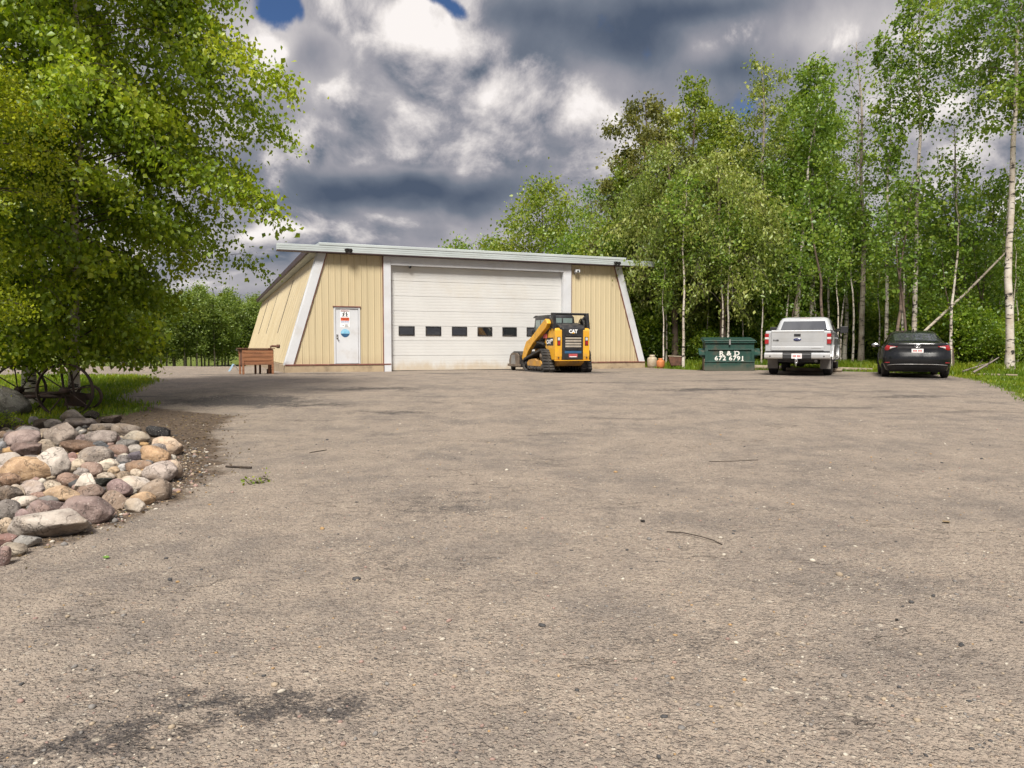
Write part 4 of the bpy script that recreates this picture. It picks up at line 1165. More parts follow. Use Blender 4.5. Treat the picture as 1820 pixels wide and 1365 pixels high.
for x0, x1 in ((-.95, -.01), (.01, .95)):
    MB().prism([(-.08, 1.125), (-.08, 1.165), (.6, 1.235), (1.36, 1.30), (1.36, 1.25)], 'x', x0, x1).build('lid', M_binpaint, dmp, bevel=.012)
MB().tube([(-.97, -.03, 1.10), (-.97, 1.34, 1.24)], .025, 8).tube([(.97, -.03, 1.10), (.97, 1.34, 1.24)], .025, 8).build('lid_bar', M_binpaint, dmp)['kind'] = 'stuff'
MB().box(-.03, .03, -.10, -.06, 1.0, 1.20).build('latch', M_steel, dmp)
# stencil lettering with slab serifs
def slab(me_parent, s, size, x, z, serifs):
    o = lettering('lettering', s, size, M_binwhite, me_parent, face_M(x, -.004, z), bold=.005 * size / .2, extrude=.003, xscale=1.18, spacing=1.1)
    return o
slab(bx, 'R & D', .235, 0, .665, 0)
slab(bx, '672 6791', .225, 0, .475, 0)
# small slab feet on the letters
mb = MB()
for x, z, w in ((-.285, .585, .10), (-.205, .585, .08), (-.295, .748, .07), (.185, .585, .06), (.185, .748, .06), (.475, .395, .10)):
    mb.box(x - w / 2, x + w / 2, -.0075, -.0035, z - .009, z + .009)
mb.build('lettering_serif', M_binwhite, bx)['kind'] = 'stuff'
# ------------------------------------------------------------------ fieldstone bed by the tree
def rock_mat():
    m, t = newmat('fieldstone')
    oi = t.n.new('ShaderNodeObjectInfo')
    base = oi.outputs['Color']
    v = t.vm('ADD', objco(t), t.vm('MULTIPLY', t.comb(oi.outputs['Random'], oi.outputs['Random'], oi.outputs['Random']), (31, 17, 23)))
    n1 = t.noise(v, 5, 6, .65); n2 = t.noise(v, 38, 5, .7); n3 = t.noise(v, 2.2, 4, .6)
    c = t.mix(t.step(n1, .36, .66), t.mix(1.0, base, (1.15, 1.13, 1.10), 'MULTIPLY'), t.mix(1.0, base, (.62, .58, .56), 'MULTIPLY'))
    c = t.mix(t.m('MULTIPLY', t.step(n3, .52, .68), .5), c, t.mix(1.0, base, (.95, .80, .60), 'MULTIPLY'))
    c = t.mix(t.m('MULTIPLY', t.step(n2, .56, .70), .55), c, t.mix(1.0, base, (.40, .38, .38), 'MULTIPLY'))
    c = t.mix(t.m('MULTIPLY', t.step(t.noise(v, 60, 3, .6), .60, .70), .4), c, (.62, .58, .52))
    # lichen and hairline fractures
    c = t.mix(t.m('MULTIPLY', t.step(t.noise(v, 9, 5, .7), .60, .68), .45), c, (.075, .078, .070))
    cr = t.step(t.m('ABSOLUTE', t.m('SUBTRACT', t.noise(v, 3.5, 5, .6), .5)), .007, .001)
    c = t.mix(t.m('MULTIPLY', cr, .4), c, (.05, .042, .036))
    h = t.m('ADD', t.m('ADD', t.m('MULTIPLY', n1, 1.2), t.m('MULTIPLY', n2, .5)), t.m('MULTIPLY', cr, -.5))
    return finish(m, t, c, .82, 0, t.bump(h, .9, .025), spec=.3)
M_rock = rock_mat()
def rock_mesh(seed, shape, sub=4):
    rnd = random.Random(seed)
    bm = bmesh.new(); bmesh.ops.create_icosphere(bm, subdivisions=sub, radius=1)
    off = Vector((rnd.uniform(-50, 50), rnd.uniform(-50, 50), rnd.uniform(-50, 50)))
    nc, d0, soft = {'r': (9, .80, .75), 'a': (13, .64, .95), 'f': (8, .76, .8), 's': (11, .68, .95)}[shape]
    cuts = []
    for _ in range(nc):
        n = Vector((rnd.gauss(0, 1), rnd.gauss(0, 1), rnd.gauss(0, .8))).normalized()
        cuts.append((n, d0 + rnd.uniform(-.06, .16)))
    if shape in 'fs': cuts += [(Vector((rnd.uniform(-.12, .12), rnd.uniform(-.12, .12), 1)).normalized(), .62)]
    for v in bm.verts:
        p = v.co.copy()
        p *= 1 + .20 * mnoise.noise(p * .9 + off) + .07 * mnoise.noise(p * 2.3 + off)
        for n, d in cuts:
            e = p.dot(n) - d
            if e > 0: p -= n * e * soft
        p *= 1 + .040 * mnoise.noise(p * 4 + off) + .020 * mnoise.noise(p * 11 + off)
        v.co = p
    # back to unit half-size
    xs = [v.co.x for v in bm.verts]; ysv = [v.co.y for v in bm.verts]; zsv = [v.co.z for v in bm.verts]
    for v in bm.verts:
        v.co = ((v.co.x - (max(xs) + min(xs)) / 2) * 2 / (max(xs) - min(xs)), (v.co.y - (max(ysv) + min(ysv)) / 2) * 2 / (max(ysv) - min(ysv)), (v.co.z - (max(zsv) + min(zsv)) / 2) * 2 / (max(zsv) - min(zsv)))
    me = bpy.data.meshes.new('rock'); bm.to_mesh(me); bm.free()
    me.polygons.foreach_set('use_smooth', [True] * len(me.polygons))
    me.materials.append(M_rock)
    return me
# x, y, half sizes, stone colour, shape, tilt, label
ROCKS = [
    (-7.293, 12.289, 0.189, 0.129, 0.128, (150, 138, 125), 'r', 0, 'grey tan rounded rock against the steel wheel, furthest back of the bed'),
    (-6.167, 10.106, 0.228, 0.155, 0.181, (158, 142, 126), 'a', 0, 'grey brown peaked rock standing up near the back of the bed'),
    (-7.23, 11.671, 0.132, 0.089, 0.093, (165, 155, 145), 'a', 0, 'pale lichen grey rock behind the grey brown peaked rock'),
    (-6.868, 11.788, 0.256, 0.174, 0.087, (140, 128, 122), 'f', 0, 'long low greyish rock just in front of the rock at the steel wheel'),
    (-6.632, 12.186, 0.203, 0.138, 0.074, (105, 88, 76), 's', -8, 'dark brown flat rock on the back edge of the bed beside the gravel'),
    (-7.248, 12.74, 0.127, 0.087, 0.087, (70, 62, 50), 'a', 0, 'dark mossy rock under the rim of the steel wheel'),
    (-5.588, 10.697, 0.209, 0.142, 0.123, (140, 125, 108), 'r', 5, 'grey brown broad rock next to the spotted tan rock'),
    (-5.105, 10.076, 0.179, 0.122, 0.108, (168, 156, 132), 'r', 0, 'tan rock with dark spots beside the black slab'),
    (-5.164, 10.782, 0.172, 0.117, 0.089, (48, 48, 50), 's', 14, 'black flat slab at the outer edge of the bed'),
    (-4.281, 9.155, 0.196, 0.133, 0.132, (205, 175, 138), 'r', 6, 'large cream tan boulder at the outermost corner of the bed'),
    (-4.333, 9.068, 0.148, 0.101, 0.097, (140, 132, 126), 'r', 0, 'smooth grey rounded rock leaning on the cream tan corner boulder'),
    (-5.573, 10.046, 0.222, 0.151, 0.117, (158, 144, 134), 'r', 0, 'broad grey pink rock in the middle of the back row'),
    (-6.197, 11.234, 0.228, 0.155, 0.083, (150, 138, 124), 'f', 0, 'low grey tan rock behind the broad grey pink one'),
    (-5.87, 10.078, 0.085, 0.061, 0.085, (150, 128, 124), 'r', 0, 'small mauve round rock beside the grey brown peaked rock'),
    (-5.4, 10.058, 0.07, 0.055, 0.077, (160, 125, 118), 'r', 0, 'small pinkish rock touching the broad grey pink one'),
    (-5.244, 9.41, 0.134, 0.091, 0.08, (92, 98, 104), 'a', 8, 'dark blue grey rock with a flat top below the broad grey pink one'),
    (-5.457, 9.347, 0.25, 0.17, 0.084, (132, 98, 68), 's', 10, 'long rust brown slab lying aslant in the middle of the bed'),
    (-4.829, 9.019, 0.144, 0.098, 0.086, (150, 118, 100), 'r', 0, 'brown pink rock to the right of the long rust brown slab'),
    (-4.998, 9.596, 0.136, 0.092, 0.078, (118, 114, 108), 'a', 0, 'dull dark grey rock in front of the spotted tan rock'),
    (-4.712, 9.237, 0.104, 0.071, 0.069, (172, 164, 152), 'r', 0, 'pale grey rock beside the dull dark grey one'),
    (-4.454, 8.793, 0.125, 0.085, 0.056, (112, 104, 118), 'f', -4, 'purple grey flat rock beside the big orange yellow rock of the outer edge'),
    (-4.148, 8.565, 0.174, 0.118, 0.114, (212, 165, 98), 'r', 18, 'big orange yellow rock on the outer edge of the bed'),
    (-3.527, 7.398, 0.177, 0.12, 0.122, (182, 165, 152), 'r', 0, 'pale pinkish boulder with dark pits on the outer edge'),
    (-3.469, 7.574, 0.085, 0.085, 0.118, (198, 170, 135), 'r', 0, 'tan rock squeezed behind the pitted pinkish boulder'),
    (-3.146, 6.496, 0.132, 0.09, 0.106, (160, 138, 112), 'r', -8, 'big grey tan boulder on the outer edge below the pitted one'),
    (-3.154, 6.292, 0.108, 0.073, 0.065, (208, 168, 110), 'r', -10, 'orange tan rock on the edge below the big grey tan boulder'),
    (-3.086, 6.0, 0.085, 0.058, 0.066, (205, 192, 170), 'r', 12, 'creamy white smooth rock at the edge of the gravel'),
    (-3.58, 6.955, 0.154, 0.105, 0.081, (200, 190, 178), 'r', 4, 'pale white rock with grey lichen inside the outer edge'),
    (-3.545, 6.646, 0.119, 0.081, 0.091, (162, 130, 126), 'r', 16, 'mauve pink rock touching the lichen spotted pale one'),
    (-3.301, 6.096, 0.109, 0.074, 0.09, (168, 140, 112), 'a', 20, 'tan mauve rock between the big mauve brown boulder and the edge'),
    (-3.756, 6.548, 0.129, 0.087, 0.075, (142, 118, 104), 'r', -4, 'dull brown rock above the big mauve brown boulder'),
    (-3.264, 5.664, 0.206, 0.14, 0.113, (150, 124, 116), 'r', 0, 'big mauve brown boulder behind the long flat pale boulder'),
    (-3.276, 5.241, 0.301, 0.204, 0.102, (190, 178, 162), 's', -9, 'long flat pale boulder at the front of the bed, the longest rock'),
    (-3.931, 6.427, 0.149, 0.101, 0.084, (205, 168, 115), 'a', 12, 'orange tan angular rock with a whitish top in the middle of the bed'),
    (-4.927, 7.509, 0.254, 0.173, 0.134, (212, 168, 105), 'r', 8, 'big orange yellow rock in the left part of the bed'),
    (-4.728, 7.615, 0.163, 0.133, 0.183, (205, 194, 178), 'r', 40, 'large white egg shaped rock leaning beside the big orange yellow one'),
    (-5.55, 8.129, 0.154, 0.104, 0.105, (178, 166, 152), 'r', 0, 'pale grey rounded rock behind the big orange yellow one'),
    (-6.553, 9.932, 0.255, 0.173, 0.137, (165, 140, 132), 'r', -5, 'big pinkish grey rock towards the back left of the bed'),
    (-5.992, 9.083, 0.204, 0.138, 0.108, (140, 112, 102), 'a', -6, 'mauve brown block under the big pinkish grey rock'),
    (-7.096, 10.838, 0.185, 0.126, 0.098, (152, 142, 140), 'r', 0, 'grey rock peeping over the big pinkish grey one'),
    (-6.876, 10.14, 0.096, 0.078, 0.109, (118, 98, 94), 'r', 0, 'dark mauve rock left of the big pinkish grey one'),
    (-5.616, 8.651, 0.123, 0.083, 0.042, (150, 138, 130), 'f', 0, 'flat grey stone below the mauve brown block'),
    (-5.345, 8.249, 0.087, 0.059, 0.046, (200, 190, 184), 'r', 0, 'small white stone behind the big orange yellow rock'),
    (-5.935, 9.423, 0.144, 0.098, 0.095, (178, 160, 132), 'a', 25, 'tan angular rock at the end of the long rust brown slab'),
    (-5.176, 8.677, 0.076, 0.052, 0.062, (160, 112, 98), 'r', 0, 'small reddish rock under the long rust brown slab'),
    (-5.03, 8.425, 0.059, 0.04, 0.044, (182, 145, 132), 'r', 0, 'small pink pebble rock in front of the small reddish one'),
    (-4.813, 8.53, 0.213, 0.145, 0.112, (165, 152, 138), 'r', -4, 'grey pale long rock right of the large white egg shaped one'),
    (-4.755, 8.096, 0.086, 0.058, 0.067, (188, 168, 135), 'r', 0, 'tan round rock between the white egg shaped rock and the pinkish brown one'),
    (-4.428, 8.086, 0.121, 0.082, 0.071, (212, 196, 168), 'r', -10, 'cream white rock above the small yellow tan one'),
    (-4.434, 8.396, 0.08, 0.054, 0.07, (130, 124, 122), 'r', 0, 'grey rock between the cream white and the mottled orange brown ones'),
    (-4.152, 7.692, 0.062, 0.045, 0.061, (215, 180, 125), 'r', 0, 'small yellow tan rock in the middle of the bed'),
    (-4.178, 7.921, 0.055, 0.042, 0.057, (190, 190, 188), 'r', 0, 'small bluish white rock beside the small yellow tan one'),
    (-4.394, 7.708, 0.123, 0.084, 0.085, (160, 128, 108), 'r', 10, 'pinkish brown rock left of the small yellow tan one'),
    (-4.421, 7.568, 0.08, 0.054, 0.062, (178, 168, 158), 'r', -10, 'pale grey round rock below the tan round one'),
    (-4.003, 6.931, 0.106, 0.072, 0.097, (212, 200, 180), 'a', 0, 'cream white angular rock beside the green black slate'),
    (-3.993, 7.17, 0.115, 0.078, 0.044, (52, 58, 52), 's', -3, 'green black slate stone lying flat among paler rocks'),
    (-3.998, 7.899, 0.135, 0.092, 0.084, (172, 138, 105), 'r', 0, 'mottled orange brown rock beside the pitted pinkish boulder'),
    (-3.92, 7.451, 0.079, 0.054, 0.058, (190, 165, 128), 'r', 0, 'tan rock below the small bluish white one'),
    (-3.843, 7.547, 0.072, 0.049, 0.06, (202, 182, 150), 'r', 12, 'cream rock below the mottled orange brown one'),
    (-4.099, 7.446, 0.087, 0.059, 0.051, (198, 180, 152), 'r', 0, 'pale buff rock above the green black slate'),
    (-4.32, 7.176, 0.11, 0.075, 0.071, (158, 122, 98), 'r', 10, 'brown pink rock below the white egg shaped one'),
    (-4.317, 6.886, 0.093, 0.063, 0.06, (206, 188, 156), 'a', -20, 'cream angular rock left of the orange tan angular one'),
    (-4.353, 6.667, 0.119, 0.081, 0.086, (190, 172, 160), 'r', 0, 'lumpy pale pink rock below the big orange yellow one'),
    (-4.422, 6.598, 0.077, 0.052, 0.061, (196, 178, 150), 'a', 15, 'pale tan rock left of the lumpy pale pink one'),
    (-4.173, 6.495, 0.081, 0.055, 0.038, (160, 120, 98), 'f', 0, 'reddish brown flat stone below the lumpy pale pink rock'),
    (-4.874, 7.124, 0.127, 0.086, 0.074, (165, 125, 85), 'r', 0, 'brown orange rock at the left end of the middle row'),
    (-4.395, 6.403, 0.13, 0.089, 0.08, (125, 110, 95), 'a', 16, 'dark grey brown rock below the brown orange one'),
    (-4.092, 6.179, 0.106, 0.072, 0.056, (200, 185, 165), 'r', 0, 'whitish rock with a rusty underside left of the round mauve rock'),
    (-3.912, 5.693, 0.098, 0.072, 0.098, (138, 130, 122), 'r', 0, 'big grey rock at the left of the front row'),
    (-3.728, 5.816, 0.108, 0.073, 0.083, (155, 128, 122), 'r', 0, 'round mauve rock behind the long flat pale boulder'),
    (-3.713, 6.003, 0.092, 0.063, 0.061, (125, 102, 98), 'a', 0, 'dark mauve rock between the round mauve one and the big mauve brown boulder'),
    (-3.701, 5.592, 0.076, 0.051, 0.067, (165, 135, 132), 'a', 10, 'pink mauve rock at the left tip of the long flat pale boulder'),
    (-3.608, 5.238, 0.075, 0.055, 0.074, (205, 180, 140), 'r', 0, 'cream and rust coloured rock in the front left of the bed'),
    (-3.415, 4.948, 0.072, 0.049, 0.048, (150, 108, 100), 'r', 0, 'red mauve rock in front of the cream and rust one'),
    (-3.254, 4.918, 0.093, 0.063, 0.049, (150, 148, 142), 'a', -10, 'blue grey rock in front of the long flat pale boulder'),
    (-3.208, 4.716, 0.084, 0.057, 0.043, (160, 146, 122), 'f', 6, 'grey tan low rock in front of the blue grey one'),
    (-3.131, 4.502, 0.048, 0.05, 0.067, (172, 142, 140), 'r', 0, 'pale mauve rock nearest the camera, at the front end of the bed'),
    (-7.323, 10.643, 0.085, 0.058, 0.069, (180, 150, 120), 'r', 0, 'small tan rock at the back left of the bed'),
    (-6.666, 9.657, 0.071, 0.053, 0.074, (150, 156, 162), 'r', 0, 'small blue grey rock left of the mauve brown block'),
    (-7.913, 11.683, 0.199, 0.135, 0.105, (120, 104, 90), 'r', 0, 'brown grey low rock in front of the banded boulder'),
    (-7.874, 12.175, 0.098, 0.066, 0.07, (165, 160, 158), 'a', 0, 'small pale stone beside the mossy tuft at the back'),
    (-6.897, 10.907, 0.107, 0.073, 0.07, (165, 145, 122), 'r', 0, 'small tan stone left of the grey brown peaked rock'),
    (-7.419, 11.699, 0.136, 0.093, 0.088, (95, 80, 68), 'a', 0, 'dark brown rock behind the small tan stone at the back'),
    (-5.356, 7.755, 0.071, 0.048, 0.058, (195, 175, 165), 'r', 0, 'pink white rock at the left end behind the brown orange one'),
]
def put_rock(i, x, y, rx, ry, rz, rgb, sh, tilt, lab, name='rock', group='fieldstones of the rock bed'):
    me = rock_mesh(100 + i, sh)
    o = bpy.data.objects.new(name, me); COL.objects.link(o)
    rnd = random.Random(i)
    me.transform(Matrix.Diagonal((rx, ry, rz, 1)))
    o.rotation_euler = (R(rnd.uniform(-8, 8)), R(tilt), R(rnd.uniform(-14, 14)))
    o.location = (x, y, G(x, y) + rz * .72)
    c = srgb(*rgb)
    g = sum(c) / 3
    o.color = ((c[0] * .58 + g * .42) * .82, (c[1] * .58 + g * .42) * .80, (c[2] * .58 + g * .42) * .79, 1)
    tag(o, lab, 'rock', group)
    return o
for i, row in enumerate(ROCKS): put_rock(i, *row)
bo = put_rock(500, -9.2, 13.3, .54, .42, .31, (112, 112, 104), 'r', 14, 'large dark grey boulder with pale bands under the lowest leaves of the tree', 'boulder', None)

def inside(px_, py_, poly):
    c = False
    for i in range(len(poly)):
        (ax, ay), (bx_, by_) = poly[i], poly[i - 1]
        if (ay > py_) != (by_ > py_) and px_ < (bx_ - ax) * (py_ - ay) / (by_ - ay) + ax: c = not c
    return c
BED = [(-3.55, 4.75), (-3.35, 5.9), (-3.35, 7.0), (-3.75, 8.2), (-4.25, 9.3), (-5.2, 10.7), (-6.0, 11.7), (-9.8, 12.4), (-9.0, 9), (-6.8, 6.2), (-5.2, 4.4)]
def pebbles(name, spots, mats, kind='stuff', label=None, seed=3):
    """many small stones in one mesh: x, y, radius, material"""
    rnd = random.Random(seed)
    ico = bmesh.new(); bmesh.ops.create_icosphere(ico, subdivisions=1, radius=1)
    base = np.array([v.co[:] for v in ico.verts]); tri = np.array([[v.index for v in f.verts] for f in ico.faces]); ico.free()
    nv, V, F, MI = len(base), [], [], []
    for k, (x, y, r, mi) in enumerate(spots):
        s = np.array([rnd.uniform(.7, 1.4), rnd.uniform(.7, 1.4), rnd.uniform(.4, .8)]) * r
        a = rnd.uniform(0, 6.28); c, sn = math.cos(a), math.sin(a)
        p = base * (1 + np.random.RandomState(k).uniform(-.18, .18, (nv, 1))) * s
        p = np.stack([p[:, 0] * c - p[:, 1] * sn, p[:, 0] * sn + p[:, 1] * c, p[:, 2]], -1) + (x, y, G(x, y) + s[2] * .35)
        V.append(p); F.append(tri + k * nv); MI += [mi] * len(tri)
    me = bpy.data.meshes.new(name); me.from_pydata(np.concatenate(V).tolist(), [], np.concatenate(F).tolist())
    for m in mats: me.materials.append(m)
    me.polygons.foreach_set('material_index', MI); me.polygons.foreach_set('use_smooth', [True] * len(MI))
    o = bpy.data.objects.new(name, me); COL.objects.link(o)
    return tag(o, label, None, None, kind)
PEB = [pmat('pebble_' + n, c, tuple(k * .7 for k in c), 25, .85) for n, c in
       (('tan', (.34, .27, .19)), ('grey', (.20, .185, .17)), ('dark', (.06, .058, .058)), ('cream', (.50, .45, .37)), ('pink', (.30, .20, .165)), ('ochre', (.38, .24, .11)))]
rnd = random.Random(11)
sp = []
while len(sp) < 900:
    x, y = rnd.uniform(-9.8, -2.4), rnd.uniform(4.3, 12.6)
    if inside(x, y, BED): sp.append((x, y, rnd.uniform(.025, .085), rnd.choice([0, 0, 1, 1, 3, 4, 5, 2])))
pebbles('small_stones', sp, PEB, label='small stones filling the gaps between the fieldstones', seed=5)
sp = []
for _ in range(5200):
    y = 1.9 + 11 * rnd.random() ** 1.9
    x = rnd.uniform(-1, 1) * (y * .75 + .6)
    if inside(x, y, BED): continue
    sp.append((x, y, min(rnd.lognormvariate(-5.3, .42), .020) * (1 + .02 * y), rnd.choices([0, 1, 2, 3, 4, 5], [5, 5, 2, 3, 2, 1])[0]))
for _ in range(900):                                     # looser crumbs along the edge of the bed
    t = rnd.random(); k = rnd.randrange(5)
    a, b = BED[k], BED[k + 1]
    sp.append((a[0] + (b[0] - a[0]) * t + rnd.gauss(.14, .16), a[1] + (b[1] - a[1]) * t + rnd.gauss(0, .12), min(rnd.lognormvariate(-4.7, .5), .035), rnd.choices([0, 1, 2, 3, 4, 5], [5, 4, 3, 3, 2, 1])[0]))
pebbles('loose_gravel', sp, PEB, label='loose gravel scattered over the yard', seed=9)

M_oldiron = pmat('old_iron', (.030, .020, .017), (.055, .032, .024), 6, .8, dirt=(.09, .045, .028), dirt_scale=5, dirt_amt=.4)
# ------------------------------------------------------------------ old implement with steel wheels, half under the leaves
imp = empty('farm_implement', (-8.02, 13.3, G(-8.02, 13.3)), 0, 'dark rusty old farm implement with spoked steel wheels half hidden under hanging leaves', 'farm implement')
def spoked(x, y, z, r, ns, rw, tilt, yaw, name='wheel'):
    M = Matrix.Translation((x, y, z)) @ Matrix.Rotation(R(yaw), 4, 'Z') @ Matrix.Rotation(R(tilt), 4, 'X')
    w = MB().lathe([(r - .018, -rw / 2), (r, -rw / 2), (r, rw / 2), (r - .018, rw / 2), (r - .018, -rw / 2)], 48, axis='y').build(name, M_oldiron, imp, M=M)
    MB().lathe([(0, -.11), (.05, -.11), (.065, -.06), (.05, 0), (.065, .06), (.05, .11), (0, .11)], 16, axis='y').build('hub', M_oldiron, w)
    for k in range(ns):
        a = 2 * math.pi * (k + .2) / ns
        s = .05 if k % 2 else -.05
        MB().tube([(.04 * math.cos(a), s, .04 * math.sin(a)), ((r - .01) * math.cos(a), 0, (r - .01) * math.sin(a))], .012, 6).build('spoke', M_oldiron, w)
    return w
spoked(0, 0, .42, .49, 8, .085, 0, 4)
spoked(-1.25, .65, .40, .47, 8, .09, 0, 10)
spoked(.12, .55, .28, .22, 0, .12, 0, 8)
MB().tube([(.0, -.05, .42), (-.2, .3, .36), (-1.3, .7, .33)], .032, 7).build('axle', M_oldiron, imp)
MB().tube([(.1, .5, .28), (-.7, .35, .30), (-1.5, .2, .26)], .04, 7).build('beam', M_oldiron, imp)
MB().tube([(.02, .25, .30), (-.06, .3, .75), (-.35, .35, 1.05)], .022, 7).build('lever', M_oldiron, imp)
MB().tube([(-.25, .4, .30), (-.30, .4, .80), (-.05, .4, 1.02)], .020, 7).build('lever', M_oldiron, imp)
MB().prism([(-.28, .12), (.10, .10), (.14, .34), (-.22, .40)], 'y', .42, .46).build('share_plate', M_oldiron, imp)

# ------------------------------------------------------------------ cedar planter on legs
M_cedar = pmat('weathered_cedar', (.34, .15, .068), (.24, .10, .048), 2.5, .75, dirt=(.09, .05, .035), dirt_scale=3, dirt_amt=.6, stretch=(.5, 1, 6), bump=.25)
M_cedarend = pmat('dark_cedar', (.16, .07, .035), (.11, .05, .028), 3, .8, stretch=(1, 1, 4), bump=.2)
plx = empty('raised_planter', (-8.72, 25.3, G(-8.72, 25.3)), R(31), 'reddish cedar plank planter on flared legs by the workshop corner', 'planter')
for i in range(4):
    z0 = .32 + i * .135
    fl = .012 * i
    MB().box(-.47 - fl, .47 + fl, -.29 - fl, -.265 - fl, z0, z0 + .128).build('board', M_cedar, plx, bevel=.006)
    MB().box(-.47 - fl, .47 + fl, .265 + fl, .29 + fl, z0, z0 + .128).build('board', M_cedar, plx, bevel=.006)
for s in (-1, 1):
    for i in range(5):
        y0 = -.262 + i * .105
        MB().box(*sorted((s * .455, s * .48)), y0, y0 + .098, .30, .86).build('board', M_cedarend, plx, bevel=.005)
MB().box(-.56, .56, -.36, .36, .862, .888).build('top_rim', M_cedarend, plx, bevel=.006)
for x, y in ((-.47, -.27), (.49, -.27), (-.47, .27), (.49, .27), (.0, .1), (.18, .22)):
    MB().prism([(y - .035, 0), (y + .035, 0), (y + .035, .84), (y - .035, .84)], 'x', x - .03, x + .03).build('leg', M_cedarend if abs(x) < .3 else M_cedar, plx, bevel=.005)
# standpipe
spx = empty('standpipe', (-8.50, 26.1, G(-8.5, 26.1)), 0, 'rusty brown upright pipe with a right angle bend by the workshop corner', 'pipe')
MB().tube([(0, 0, -.1), (0, 0, .88), (.03, 0, .94), (.09, 0, .96), (.30, 0, .95)], .04, 10).build('pipe', M_rust, spx)
for z in (.22, .36, .50, .66): MB().lathe([(.0, -.03), (.06, -.03), (.06, .03), (0, .03)], 10, M=Matrix.Translation((-.005, 0, z))).build('fitting', M_rust, spx)
MB().lathe([(0, 0), (.07, 0), (.07, .09), (0, .09)], 10, axis='x', M=Matrix.Translation((.25, 0, .95))).build('spout', M_rust, spx)
MB().box(-.10, .10, -.10, .10, -.1, .16).build('base', M_rust, spx, bevel=.02)
# gas cylinders and rusty tub by the right corner
M_cream = pmat('cream_enamel', (.40, .34, .25), (.34, .29, .21), 4, .5, dirt=(.25, .14, .07), dirt_scale=4, dirt_amt=.6)
M_orange = pmat('faded_orange', (.50, .17, .05), (.42, .14, .045), 4, .55, dirt=(.2, .09, .04), dirt_scale=4, dirt_amt=.5)
def cylinder(x, y, r, h, m, label):
    o = empty('gas_cylinder', (x, y, G(x, y)), 0, label, 'gas cylinder', 'gas cylinders by the corner board')
    MB().lathe([(0, .03), (r * .85, .03), (r, .08), (r, h * .68), (r * .93, h * .76), (r * .6, h * .84), (0, h * .86)], 24).build('tank', m, o)
    MB().lathe([(r * .8, 0), (r * .84, 0), (r * .84, .06), (r * .8, .06)], 20).build('foot_ring', m, o)
    MB().lathe([(r * .52, h * .80), (r * .55, h * .80), (r * .55, h), (r * .52, h), (r * .52, h * .8)], 20).build('collar', m, o)
    MB().tube([(0, 0, h * .84), (0, 0, h * .95)], .022, 8).build('valve', M_steel, o)
cylinder(6.02, 31.9, .21, .56, M_cream, 'cream gas cylinder, the taller one, beside the workshop corner board')
cylinder(6.26, 31.3, .17, .42, M_orange, 'short orange gas cylinder in front of the taller cream one')
tub = empty('metal_tub', (6.85, 31.0, G(6.85, 31)), R(-8), 'rusty red brown metal tub with a pale chipped rim in the grass', 'tub')
MB().prism([(-.22, .12), (.22, .12), (.33, .52), (-.33, .52)], 'y', -.16, .22).build('body', M_rust, tub, bevel=.03)
MB().prism([(-.35, .52), (.35, .50), (.35, .525), (-.35, .545)], 'y', -.18, .24).build('rim', M_cream, tub)
MB().prism([(.29, .30), (.33, .50), (.36, .50), (.32, .30)], 'y', -.185, -.165).build('side_strap', M_cream, tub)
for x in (-.15, .15): MB().box(x - .02, x + .02, -.02, .06, 0, .13).build('foot', M_rust, tub)
# pale folded tarp frame far left behind the planter
tp = empty('tarp_frame', (-11.62, 31.0, G(-11.62, 31)), R(20), 'pale blue tarp over a low frame behind the cedar planter', 'tarp')
M_tarp = pmat('blue_tarp', (.30, .45, .60), (.24, .38, .52), 3, .5)
MB().prism([(-.22, .0), (-.05, .30), (.02, .30), (-.14, .0)], 'y', -.2, .3).build('tarp', M_tarp, tp)
MB().prism([(.0, .29), (.04, .29), (.22, .0), (.18, .0)], 'y', -.2, .3).build('frame_leg', M_steel, tp)
# parking logs at the grass edge
M_log = pmat('weathered_log', (.30, .245, .18), (.22, .175, .125), 4, .85, bump=.4, stretch=(1, 1, 1))
def log(x0, y0, x1, y1, r, label):
    x, y = (x0 + x1) / 2, (y0 + y1) / 2
    o = MB().tube([(x0 - x, y0 - y, r), ((x0 - x) * .4, (y0 - y) * .4 + .02, r * 1.1), (x1 - x, y1 - y, r * .95)], [r, r * 1.06, r * .9], 12).build('log', M_log)
    o.location = (x, y, G(x, y)); tag(o, label, 'log', 'peeled logs along the parking edge'); return o
log(9.15, 30.0, 11.0, 29.0, .09, 'peeled log on the ground between the dumpster and the pickup truck')
log(11.9, 28.4, 13.3, 27.4, .07, 'peeled log on the grass edge between the pickup truck and the sedan')
log(10.3, 27.9, 12.0, 27.0, .07, 'peeled log lying under the front of the pickup truck')
log(14.6, 23.6, 15.6, 22.9, .04, 'thin pale log at the grass edge beyond the sedan')
# litter on the gravel
M_twig = pmat('dry_twig', (.030, .022, .017), (.05, .036, .026), 20, .9)
def stick(pts, r, label, name='twig', cat='twig'):
    c = pts[len(pts) // 2]
    o = MB().tube([(p[0] - c[0], p[1] - c[1], G(p[0], p[1]) - G(c[0], c[1]) + r * 1.2 + (p[2] if len(p) > 2 else 0)) for p in pts], r, 6).build(name, M_twig)
    o.location = (c[0], c[1], G(c[0], c[1])); return tag(o, label, cat, 'twigs on the gravel')
stick([(1.12, 5.31), (1.22, 5.24, .01), (1.32, 5.12, .012), (1.38, 5.04, .008), (1.42, 4.96)], .0038, 'long thin curved black twig on the open gravel')
stick([(-2.55, 9.3), (-2.48, 9.42), (-2.40, 9.55)], .005, 'short straight twig on the gravel past the rock bed')
stick([(-3.2, 8.25), (-3.05, 8.2), (-2.88, 8.15)], .012, 'crooked dark twig in the dirt beside the pitted boulder')
